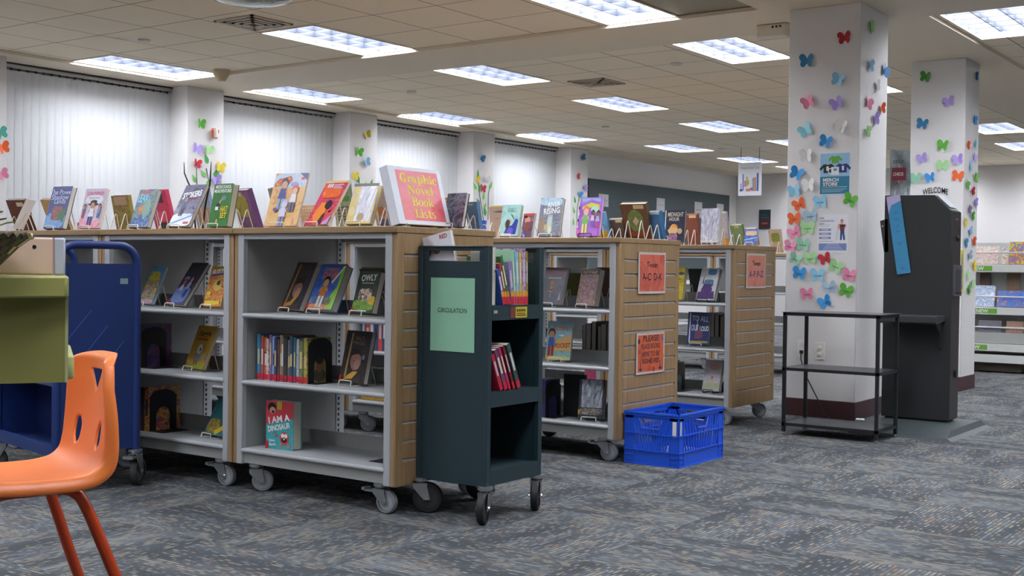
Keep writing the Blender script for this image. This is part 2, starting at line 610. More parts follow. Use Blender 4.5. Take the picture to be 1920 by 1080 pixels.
# ---------------------------------------------------------------- vertical blinds
RAIL = mat('#b9b8b4', 0.4, name='blind_rail')
DARK = mat('#26282a', 0.5)
SLAT = mat('#cccdcf', 0.75, var=0.02, scale=80, name='blind_fabric')
names = ('window blind cut by the left edge of the picture', 'second window blind from the left, between two pilasters',
         'third window blind from the left, behind the red book-list sign', 'rightmost window blind, next to the dark teal board')
for i in range(-2, 5):
    xa = 8.15 + 2.405 * (i - 2) + 0.48 - (.085 if i < 2 else 0)
    xb = 8.15 + 2.405 * (i - 1) - (.085 if i < 1 else 0)
    lab = 'long white vertical ' + names[i - 1] if 1 <= i <= 4 else 'white vertical window blind beyond the left edge of the picture'
    t = thing('vertical_blind', lab, 'window blind', (xa, 10.29, 0))
    if i < 1:
        t['group'] = 'blinds outside the picture'
    wd = xb - xa
    MB().box(0.0, wd, -0.02, 0.05, 2.785, 2.815, RAIL).box(0.0, wd, -0.03, 0.05, 2.815, 2.829, DARK).build('headrail', t, bevel=0.002)
    b = MB()
    n = int(wd / 0.082)
    st = wd / n
    for k in range(n):
        xc = st * (k + 0.5)
        a = radians(2.0)
        M = TR(xc, 0.012, 0, a)
        b.add([(-0.046, 0.002, 0.25), (0, -0.003, 0.25), (0.046, 0.002, 0.25), (-0.046, 0.002, 2.765), (0, -0.003, 2.765), (0.046, 0.002, 2.765)],
              [(0, 1, 4, 3), (1, 2, 5, 4)], SLAT, M)
        b.box(-0.006, 0.006, -0.004, 0.004, 2.762, 2.787, DARK, M)
    b.build('slats', t)

# ---------------------------------------------------------------- small things on the ceiling
def disc(x, y, label):
    tag(MB().lathe([(0.05, 0.0), (0.055, -0.006), (0.045, -0.016), (0.02, -0.02)], mat('#d9d2c4', 0.5), 20, TR(x, y, H)).build('smoke_detector'), label, 'smoke detector')
disc(6.39, 8.42, 'small white disc on the ceiling tile at top left')
disc(9.81, 8.43, 'small white ceiling disc between the two rows of light panels')
disc(9.72, 5.23, 'small ceiling disc beside the light panel left of the front pillar')
disc(13.56, 8.32, 'small ceiling disc above the rightmost window blind')
disc(16.89, 8.29, 'small far ceiling disc left of the hanging poster')
tag(MB().lathe([(0.085, 0), (0.085, -0.025), (0.045, -0.10), (0.038, -0.108)], mat('#c9b893', 0.5), 24, TR(7.78, 9.08, 2.86)).build('cone_sensor'),
    'beige cone shaped ceiling fixture at the end of the leftmost light panel', 'ceiling fixture')
def vent(x, y, label, dark):
    t = thing('air_vent', label, 'air vent', (x, y, H))
    f, lv = MB(), MB()
    V = mat('#b9ae9c', 0.5)
    for k, s in enumerate((0.21, 0.16, 0.115, 0.07)):
        for x0, x1, y0, y1 in ((-s, s, -s, -s + 0.022), (-s, s, s - 0.022, s), (-s, -s + 0.022, -s, s), (s - 0.022, s, -s, s)):
            (f if k == 0 else lv).box(x0, x1, y0, y1, -0.012 - 0.004 * k, 0.0, V)
    f.build('frame', t)
    lv.build('louver', t)
    MB().box(-0.20, 0.20, -0.20, 0.20, -0.003, 0, mat(dark, 0.7)).build('duct_opening', t)
vent(6.37, 7.17 - 0.1, 'square louvred air vent left of the first light panel', '#5a5348')
vent(10.28, 6.42, 'square air vent with a dark opening in the middle of the ceiling', '#1c1a16')
t = thing('dome_mirror', 'convex dome mirror with painted green grey reflections at the top edge of the ceiling', 'mirror', (5.62, 6.28, H))
MB().lathe([(0.02, -0.10), (0.15, -0.09), (0.26, -0.062), (0.32, -0.025), (0.335, 0)], art(['#3c4a3e', '#6f7d6c', '#a9ab95'], 5, 0.12), 32).build('dome', t)  # green grey blobs put the mirrored room into the dome's colour
MB().lathe([(0.345, -0.012), (0.345, 0.0), (0.33, 0.0), (0.33, -0.012)], mat('#5a5f55', 0.4), 32).build('rim', t)
t = thing('emergency_light', 'small white emergency light on the ceiling beam left of the front pillar', 'emergency light', (8.42, 3.72, 2.83))
MB().box(-0.05, 0.05, -0.12, 0.12, -0.10, 0, mat('#d8d0bf', 0.5)).build('housing', t, bevel=0.012)
b = MB()
for k in range(3):
    b.box(-0.052, -0.049, -0.08 + 0.03 * k, -0.065 + 0.03 * k, -0.035, -0.02, DARK)
b.build('indicator', t)
tag(MB().box(-0.015, 0.015, -0.05, 0, -0.04, 0.06, mat('#e8e6e2', 0.4)).box(0.02, 0.05, -0.012, 0, -0.03, 0.0, mat('#b8b4ad', 0.5)).build('wall_hook', bevel=0.004),
    'small white hook high on the leftmost full pilaster', 'hook')
bpy.data.objects['wall_hook'].location = (8.50, 10.03, 2.37)

# ---------------------------------------------------------------- teal board and its notices
BOARD = mat('#4a5456', 0.8, var=0.05, name='teal_fabric')
t = thing('tack_board', 'long dark teal tack board on the far window-side wall', 'notice board', (16.3, 10.32, 0))
MB().box(0, 5.05, -0.03, 0, 0.9, 2.43, BOARD).build('panel', t)
for k, (x, z, wd, hh, lab) in enumerate(((16.58, 2.0, .30, .20, 'pale notice on the teal board, leftmost, half behind the purple book'), (18.48, 2.0, .29, .235, 'pale two-part notice on the teal board above the teal books'),
                                   (19.9, 1.95, .30, .29, 'pale printed notice on the teal board above the rust brown book'), (20.8, 2.0, .29, .25, 'pale notice at the right end of the teal board'))):
    n = MB().box(0, wd, -0.004, 0, 0, hh, mat('#b9b8ba', 0.7))
    n.box(0.04, wd - 0.04, -0.005, -0.004, hh * .48, hh * .52, mat('#7d7f86', 0.7))
    o = tag(n.build('paper_notice'), lab, 'notice')
    o.location = (x, 10.286, z)

# ================================================================ mobile shelving
OAK = wood('#8b6e4c', '#a18562', 'z')
OAKX = wood('#8b6e4c', '#a18562', 'x')
OAKY = wood('#8b6e4c', '#a18562', 'y')
STEEL = mat('#a8aaad', 0.42, var=0.03, name='grey_enamel')
SHEET = mat('#949593', 0.5, var=0.03, name='grey_sheet_steel')
ALU = mat('#b4b5b6', 0.4, name='slot_liner')
BLACK = mat('#15161a', 0.45)
SLOT = mat('#2a2b2e', 0.6)
RUBG = mat('#7d8085', 0.55)
ZINC = mat('#a3a6aa', 0.3, metal=0.8, name='zinc')
TOP = 1.172
DEP = 0.645

def caster(parent, x, y, ztop, r, tyre, hub, yawa=0.0, brake=False, wd=0.028):
    """swivel caster as a part of the unit, wheel as its sub-part"""
    M = TR(x, y, 0, yawa)
    off = 0.03
    b = MB()
    b.lathe([(0.032, ztop - 0.012), (0.032, ztop)], ZINC, 16, M)
    b.lathe([(0.022, ztop - 0.022), (0.027, ztop - 0.012)], ZINC, 16, M)
    zt = ztop - 0.02
    h = wd / 2 + 0.006
    for s in (-1, 1):
        pts = [(-0.028, zt), (0.030, zt), (0.030, zt - 0.015), (off + 0.013, r - 0.008), (off - 0.013, r - 0.008), (-0.028, zt - 0.02)]
        pts = pts[::-1]
        Mq = M @ Matrix(((1, 0, 0, 0), (0, 0, -1, s * h + 0.002), (0, 1, 0, 0), (0, 0, 0, 1)))
        b.prism(pts, 0, 0.004, ZINC, Mq)
        b.lathe([(0.008, -0.003), (0.008, 0.006)], mat('#d5d7da', 0.2, metal=1), 10, M @ TR(off, s * (h + 0.002), r) @ Matrix.Rotation(-pi / 2 * s, 4, 'X'))
    b.box(-0.028, 0.03, -h - 0.002, h + 0.002, zt - 0.003, zt, ZINC, M)
    if brake:
        b.box(-0.075, -0.02, -0.018, 0.018, zt - 0.018, zt - 0.010, ZINC, M)
        b.box(-0.085, -0.07, -0.022, 0.022, zt - 0.014, zt - 0.002, ZINC, M)
    c = b.build('caster', parent)
    wb = MB()
    Mw = M @ TR(off, 0, r) @ Matrix.Rotation(pi / 2, 4, 'X')
    wb.lathe([(r * .72, -wd / 2), (r - 0.004, -wd / 2), (r, -wd / 2 + 0.005), (r, wd / 2 - 0.005), (r - 0.004, wd / 2), (r * .72, wd / 2)], tyre, 28, Mw, cap=False)
    wb.lathe([(0.006, -wd / 2 + 0.004), (r * .72, -wd / 2 + 0.004), (r * .72, wd / 2 - 0.004), (0.006, wd / 2 - 0.004)], hub, 24, Mw)
    wb.build('wheel', c)
    return c

def end_panel(parent, y0, y1, out):
    """slat board panel; the grooves are real channels in the face turned outwards (out = -1 or +1)"""
    b = MB()
    zt, zb = TOP - 0.027, 0.118
    D = DEP
    g = 0.012
    yo = y0 if out < 0 else y1
    yi = y1 if out < 0 else y0
    ym = yo - out * 0.006
    a, c = min(ym, yi), max(ym, yi)
    b.box(0, D, a, c, zb, zt, OAK)
    e, f = min(yo, ym), max(yo, ym)
    xl, xr = 0.045, D - 0.035
    b.box(0, xl, e, f, zb, zt, OAK)
    b.box(xr, D, e, f, zb, zt, OAK)
    zs = [1.055 - 0.0758 * k for k in range(12)]
    z = zt
    for q in zs + [None]:
        lo = q + g / 2 if q else zb
        b.box(xl, xr, e, f, lo, z, OAK)
        if q:
            b.box(xl, xr, ym - 0.0015 if out > 0 else ym - 0.0005, ym + 0.0005 if out > 0 else ym + 0.0015, q - g / 2, q + g / 2 - 0.002, ALU)
            z = q - g / 2
    return b.build('end_panel', parent, bevel=0.0015, seg=1)

def make_unit(name, label, x, y, W=0.965, group=None):
    t = thing(name, label, 'mobile shelving', (x, y, 0), 0, group)
    D = DEP
    MB().box(-0.012, D + 0.012, 0.001 - 0.004, W + 0.002, TOP - 0.027, TOP, OAKY).build('top', t, bevel=0.003)
    wt = 0.026
    end_panel(t, 0, wt, -1)
    end_panel(t, W - wt, W - 0.001, 1)
    p = 0.036
    za, zb = 0.118, TOP - 0.027
    for ya in (wt, W - wt - p):
        for xa in (-0.004, D - 0.024):
            MB().box(xa, xa + 0.028, ya, ya + p, za, zb, STEEL).build('post', t, bevel=0.003)
        inner = ya + p - 0.012 if ya < W / 2 else ya
        b = MB().box(0.024, D - 0.055, inner, inner + 0.012, za, zb, SHEET)
        b.build('side_sheet', t)
        yy = inner if ya > W / 2 else inner
        u = MB().box(D - 0.055, D - 0.024, inner - 0.004, inner + 0.016, za, zb, STEEL)
        ys = inner - 0.0045 if ya > W / 2 else inner + 0.0155
        for k in range(38):
            z = 0.15 + k * 0.0258
            u.box(D - 0.046, D - 0.034, ys, ys + 0.001, z, z + 0.013, SLOT)
        u.build('slotted_upright', t)
    y0, y1 = wt + p - 0.006, W - wt - p + 0.006
    for xa in (0.0, D - 0.03):
        MB().box(xa, xa + 0.03, y0, y1, zb - 0.024, zb, STEEL).build('top_rail', t, bevel=0.002)
    for z in (0.19, 0.493, 0.792):
        b = MB()
        b.box(0.012, D - 0.012, y0, y1, z - 0.016, z, STEEL)
        b.tube([(0.004, y0, z - 0.010), (0.004, y1, z - 0.010)], 0.0105, STEEL, 10)
        b.tube([(D - 0.004, y0, z - 0.010), (D - 0.004, y1, z - 0.010)], 0.0105, STEEL, 10)
        s = b.build('shelf' if z > 0.2 else 'base_shelf', t)
        st = MB().box(D / 2 - 0.004, D / 2 + 0.004, y0, y1, z, z + 0.062, SHEET)
        st.build('back_stop', s)
    for xa in (0.008, D - 0.02):
        MB().box(xa, xa + 0.012, y0, y1, 0.124, 0.168, SHEET).build('kick_plate', t)
    for xa, ya, br in ((0.03, 0.10, True), (0.03, W - 0.12, False), (D - 0.08, 0.10, False), (D - 0.08, W - 0.12, False)):
        caster(t, xa, ya, 0.122, 0.048, RUBG, mat('#9a9ea4', 0.4), radians(-90 + (5 if br else 40)), br)
    return t

ROWX = (3.675, 5.42, 7.165, 11.0)
ROWY = (3.225, 3.225, 3.41, 4.50)
UL = (('nearest oak and grey mobile shelf unit, with the red book-list sign on top', 'oak and grey mobile shelf unit left of the nearest one, partly behind the blue cart',
       'oak and grey mobile shelf unit mostly hidden behind the blue cart', 'mobile shelf unit at the far left behind the green desk'),
      ('oak mobile shelf unit beside the blue crate, with two orange signs on its slatted end', 'shelf unit of the second row seen through the nearest one',
       'shelf unit of the second row seen through the shelves by the blue cart', 'far left shelf unit of the second row'),
      ('oak mobile shelf unit in the third row, with one orange sign on its slatted end', 'shelf unit of the third row seen through the second row', 'far left unit of the third shelf row'),
      ('far shelf unit seen between the third row and the front pillar', 'far shelf unit seen through the third row', 'far shelf unit deep behind the second and third rows', 'farthest shelf unit by the window wall'))
base_unit = None
for r in range(4):
    for k, lab in enumerate(UL[r]):
        loc = (ROWX[r], ROWY[r] + 0.972 * k, 0)
        if base_unit is None:
            base_unit = make_unit('mobile_shelf_unit', lab, loc[0], loc[1], group='mobile library shelf units')
        else:
            copy_thing(base_unit, loc, 0, lab)

# ---------------------------------------------------------------- green book truck
GRN = mat('#24383f', 0.42, var=0.05, scale=8, name='dark_green_enamel')
GRND = mat('#1f3037', 0.5, var=0.05, scale=8)
RUBB = mat('#1b1b1d', 0.6)
t = thing('book_truck', 'dark green metal book truck with a pale green paper on its end', 'book cart', (3.80, 2.86, 0))
TW, TD, TH, TB = 0.36, 0.385, 1.095, 0.14
for xa, s in ((0.0, -1), (TD - 0.028, 1)):
    b = MB()
    face = xa + 0.006 if s < 0 else xa + 0.016
    zw0, zw1 = 1.035, 1.075
    yw0, yw1 = 0.05, TW - 0.05
    b.box(face, face + 0.006, 0.02, TW - 0.02, TB, zw0, GRN)
    b.box(face, face + 0.006, 0.02, TW - 0.02, zw1, TH - 0.004, GRN)
    b.box(face, face + 0.006, 0.02, yw0, zw0, zw1, GRN)
    b.box(face, face + 0.006, yw1, TW - 0.02, zw0, zw1, GRN)
    b.box(xa, xa + 0.028, 0, 0.022, TB, TH, GRN)
    b.box(xa, xa + 0.028, TW - 0.022, TW, TB, TH, GRN)
    b.box(xa, xa + 0.028, 0, TW, TH - 0.006, TH, GRN)
    b.build('end_panel', t, bevel=0.002)
for z0, z1 in ((0.80, 0.858), (0.455, 0.515), (0.145, 0.205)):
    b = MB().box(0.028, TD - 0.028, 0.004, TW - 0.004, z1 - 0.008, z1, GRND)
    b.box(0.028, TD - 0.028, 0.0, 0.006, z0, z1, GRN).box(0.028, TD - 0.028, TW - 0.006, TW, z0, z1, GRN)
    b.build('shelf', t)
MB().box(0.028, TD - 0.028, TW - 0.012, TW - 0.007, 0.2, 1.0, GRND).build('back_panel', t)
DKW = mat('#2d2d30', 0.5)
for xa, ya, a, br in ((0.014, 0.014, radians(203), True), (0.014, TW - 0.014, radians(-60), False), (TD - 0.014, 0.014, radians(208), False), (TD - 0.014, TW - 0.014, radians(-70), False)):
    caster(t, xa, ya, TB + 0.004, 0.0625, RUBB, DKW, a, br, 0.03)
p = thing('paper_sign', 'pale green paper reading CIRCULATION taped to the dark green cart', 'sign', (3.8045, 3.042, 0.818))
M = face_negx(0, 0, 0)
MB().box(-0.113, 0.113, -0.148, 0.148, 0, 0.001, mat('#8fc2a4', 0.5, var=0.03), M).build('sheet', p)
b = MB()
INK = mat('#2b3a34', 0.6)
b.text('CIRCULATION', 0, 0.018, 0.024, INK, M, 0.0015, width=0.148, bold=0.01)
for q in (-0.0735, -0.0585, -0.0455, -0.027, -0.009, 0.004, 0.019, 0.037, 0.049, 0.066):
    b.flat([(q - 0.004, 0.0085), (q + 0.004, 0.0085), (q + 0.004, 0.0098), (q - 0.004, 0.0098)], INK, M, 0.0016)
b.build('lettering', p)
l = thing('shelf_label', 'yellow and brick red sticker on the top shelf edge of the dark green cart', 'label', (3.99, 2.8595, 0.829))
M = face_negy(0, 0, 0)
MB().box(-0.04, -0.005, -0.022, 0.022, 0, 0.001, mat('#7a3b32', 0.5), M).box(-0.005, 0.075, -0.022, 0.022, 0, 0.001, mat('#c9b22f', 0.5), M).build('sticker', l)
b = MB()
K = mat('#2a2510', 0.5)
for q in range(5):
    b.ell(0.006 + 0.013 * q, 0.008, 0.005, 0.006, K, M, 0.0015)
b.box(0.0, 0.068, -0.014, -0.010, 0.001, 0.0015, K, M).box(0.004, 0.06, -0.006, -0.003, 0.001, 0.0015, K, M)
b.build('printing', l)
tag(MB().box(3.838, 3.862, 2.8585, 2.8598, 0.828, 0.84, mat('#9aa39f', 0.5)).build('small_label'), 'small grey label on the top shelf edge of the dark green cart', 'label')

# ---------------------------------------------------------------- blue book truck
BLU = mat('#17306b', 0.45, var=0.06, scale=6, name='blue_enamel')
BLUD = mat('#13265a', 0.5, var=0.06, scale=6)
t = thing('book_truck', 'navy blue metal book truck with a rounded tube handle, behind the orange chair', 'book cart', (3.072, 4.66, 0), radians(-12))
LW, LL = 0.40, 0.70          # end width, length
for ya in (0.0, LL):
    r = 0.018
    zt = 1.105
    rc = 0.085
    pts = [(r, ya, 0.165)] + [(r, ya, zt - rc - r)]
    pts += [(r + rc - rc * cos(a), ya, zt - r - rc + rc * sin(a)) for a in [pi / 2 * k / 6 for k in range(1, 7)]]
    pts += [(LW - r - rc + rc * sin(a), ya, zt - r - rc + rc * cos(a)) for a in [pi / 2 * k / 6 for k in range(0, 7)]]
    pts += [(LW - r, ya, 0.165)]
    MB().tube(pts, r, BLU, 12).build('tube_frame', t)
    b = MB().box(r, LW - r, ya - 0.008, ya + 0.004, 0.175, 1.005, BLU)
    if ya == 0:
        for q in range(3):
            b.box(-0.16 + 0, 0.0, -0.0095, -0.0078, -0.0012, 0.0012, mat('#3d5ba3', 0.4), TR(0.17 + 0.075 * q, ya, 0.80 - 0.07 * q) @ Matrix.Rotation(radians(-50), 4, 'Y'))
        b.box(0.30, 0.335, -0.011, -0.008, 0.915, 0.94, mat('#7f9aa0', 0.4))
    b.build('end_panel', t)
for z in (0.19, 0.50, 0.81):
    MB().box(0.03, LW - 0.03, 0.0, LL, z - 0.012, z, BLUD).box(0.008, 0.03, 0.0, LL, z - 0.03, z + 0.02, BLU).box(LW - 0.03, LW - 0.008, 0.0, LL, z - 0.03, z + 0.02, BLU).build('shelf', t)
MB().box(LW / 2 - 0.004, LW / 2 + 0.004, 0, LL, 0.19, 1.0, BLUD).build('center_divider', t)
for xa, ya, a in ((0.03, 0.02, radians(-120)), (LW - 0.02, 0.0, radians(42)), (0.03, LL, radians(150)), (LW - 0.02, LL, radians(170))):
    caster(t, xa, ya, 0.168, 0.0625, mat('#3a3c3d', 0.6), mat('#55585a', 0.5), a, xa > 0.2 and ya < 0.1, 0.03)

# ================================================================ books on wire easels
# key: (x, y, z of the lower edge, turn, lean, width, height)   lean < 0: faces the other aisle
BK = {
'pinkedge':(3.774,6.061,1.190,-0.80,0.406,0.160,0.175),
'shadow':(3.771,5.724,1.183,0.126,0.292,0.146,0.235),
'cutie':(3.770,5.415,1.185,0.130,0.275,0.149,0.214),
'leak':(3.771,5.009,1.184,0.006,0.338,0.139,0.201),
'stokers':(3.772,4.704,1.183,0.063,0.518,0.139,0.236),
'hat':(3.777,4.429,1.178,-0.015,0.199,0.133,0.205),
'double':(3.773,4.007,1.180,0.206,0.384,0.174,0.261),
'red':(3.771,3.780,1.183,-0.045,0.583,0.142,0.239),
'yellow':(3.773,3.537,1.182,0.114,0.375,0.129,0.187),
'photo':(4.08,3.27,1.18,-0.116,0.2,0.115,0.150),
'b_brown':(4.206,6.654,1.190,0.128,-0.411,0.161,0.210),
'b_tan':(4.212,6.298,1.190,0.143,-0.454,0.162,0.209),
'b_label':(4.210,5.701,1.190,0.005,-0.215,0.151,0.199),
'b_pink':(4.214,5.357,1.188,0.000,-0.292,0.152,0.226),
'b_sky':(4.216,5.024,1.186,0.009,-0.264,0.134,0.227),
'b_purple':(4.215,4.688,1.186,-0.137,-0.355,0.147,0.216),
'b_grey':(4.216,4.426,1.186,-0.064,-0.312,0.142,0.216),
'b_dots':(4.218,4.275,1.186,-0.183,-0.06,0.139,0.116),
'b_green':(4.216,4.032,1.186,-0.186,-0.158,0.131,0.214),
'b_stone':(4.213,3.761,1.186,-0.143,-0.322,0.129,0.205),
'b_olive':(4.225,3.38,1.181,-0.157,-0.262,0.108,0.145),
'b_blue':(4.225,3.262,1.180,-0.25,-0.187,0.085,0.120),
'teal':(5.509,4.010,1.186,-0.046,0.183,0.133,0.180),
'tanback':(5.744,4.243,1.188,-0.110,-0.151,0.134,0.186),
'smallred':(5.701,4.026,1.184,-0.412,0.164,0.116,0.140),
'rising':(5.509,3.743,1.186,0.101,0.243,0.137,0.216),
'purplegirl':(5.510,3.485,1.184,0.046,0.212,0.138,0.214),
'b_skyyel':(5.947,3.671,1.186,-0.183,-0.264,0.121,0.154),
'b_choc':(5.948,3.553,1.186,-0.250,-0.218,0.105,0.115),
'b_brown2':(5.968,3.43,1.186,0.041,-0.417,0.163,0.213),
'b_teal2':(5.975,3.316,1.184,-0.166,-0.286,0.085,0.158),
'monster':(7.250,3.898,1.194,0.057,0.102,0.148,0.214),
'b_rust':(7.713,3.995,1.190,-0.265,-0.104,0.114,0.217),
'glossy':(7.255,3.638,1.190,-0.070,0.067,0.135,0.226),
'b_greytag':(7.713,3.765,1.190,-0.210,-0.184,0.114,0.230),
'b_sage':(7.715,3.640,1.190,-0.229,-0.301,0.104,0.146),
'b_patch':(7.717,3.535,1.187,-0.190,-0.349,0.090,0.121),
'bluebook':(7.498,3.456,1.186,0.12,0.25,0.088,0.105),
'b_oliveback':(11.25,4.90,1.190,-0.082,-0.258,0.137,0.235),
'kids':(3.835,5.035,0.805,-0.031,0.441,0.11,0.209),
'violet':(3.821,4.783,0.805,-0.148,0.594,0.146,0.247),
'fuzzy':(3.826,4.525,0.808,-0.110,0.284,0.149,0.199),
'reggie':(3.826,4.650,0.505,-0.179,0.374,0.173,0.217),
'tealyel':(3.792,4.470,0.203,-0.194,0.45,0.165,0.190),
'boy':(3.849,4.020,0.807,-0.20,0.426,0.158,0.232),
'dave':(3.842,3.831,0.806,-0.053,0.457,0.165,0.223),
'owly':(3.848,3.579,0.808,-0.172,0.265,0.148,0.186),
'alex':(3.814,3.603,0.506,-0.167,0.202,0.172,0.227),
'dino':(3.748,3.969,0.1902,0.086,0.0,0.159,0.215),
'figure':(5.564,3.758,0.807,-0.105,0.276,0.157,0.213),
'garland':(5.563,3.529,0.806,-0.181,0.232,0.136,0.207),
'pocket':(5.530,3.681,0.505,0.060,0.136,0.157,0.213),
'silver':(5.513,3.453,0.203,0.256,0.161,0.143,0.212),
'b_sunny':(5.915,3.805,0.806,-0.144,-0.14,0.138,0.178),
'b_maroon':(5.909,3.594,0.806,-0.191,-0.150,0.132,0.213),
'wizard':(7.310,3.693,0.806,-0.156,0.314,0.147,0.224),
'lemon':(7.310,3.917,0.806,-0.227,0.12,0.133,0.221),
'loud':(7.303,3.737,0.506,0.011,0.09,0.159,0.219),
'cream':(7.291,3.632,0.203,-0.022,0.280,0.126,0.211),
'b_dkgreen':(7.665,3.919,0.806,-0.207,-0.216,0.121,0.215),
'dream':(7.30,4.56,0.200,0.0,0.1,0.14,0.15),
'b_tent':(4.13,3.70,0.806,0.0,-0.42,0.15,0.215),
'b_forest':(4.15,3.46,0.506,0.0,-0.30,0.15,0.19),
'b_amber':(5.60,4.98,0.806,0.0,0.3,0.15,0.21),
}
SH = {'top': TOP}
W_, K_, RD, YL = '#eeeeee', '#1c1a1c', '#c8202c', '#e6c932'
TAGR = ('R', 0.0, 0.0, 0.07, 0.13, RD)
def fig(cx, cy, s, skin, hair, shirt, legs):
    return [('E', cx, cy + .30 * s, .14 * s, .12 * s, hair), ('E', cx, cy + .26 * s, .11 * s, .09 * s, skin), ('P', [(cx - .14 * s, cy - .05 * s), (cx + .14 * s, cy - .05 * s), (cx + .10 * s, cy + .18 * s), (cx - .10 * s, cy + .18 * s)], shirt),
            ('P', [(cx - .22 * s, cy + .02 * s), (cx - .10 * s, cy + .10 * s), (cx - .10 * s, cy + .18 * s)], skin), ('P', [(cx + .10 * s, cy + .10 * s), (cx + .22 * s, cy + .02 * s), (cx + .10 * s, cy + .18 * s)], skin),
            ('R', cx - .12 * s, cy - .30 * s, cx - .02 * s, cy - .05 * s, legs), ('R', cx + .02 * s, cy - .30 * s, cx + .12 * s, cy - .05 * s, legs)]
def lines(x0, x1, y0, y1, n, c):
    d = (y1 - y0) / n
    return [('R', x0, y0 + d * k, x1 - (.1 if k % 2 else 0), y0 + d * (k + .45), c) for k in range(n)]
BARC = [('R', .45, .80, .85, .90, '#d8c8a8')]
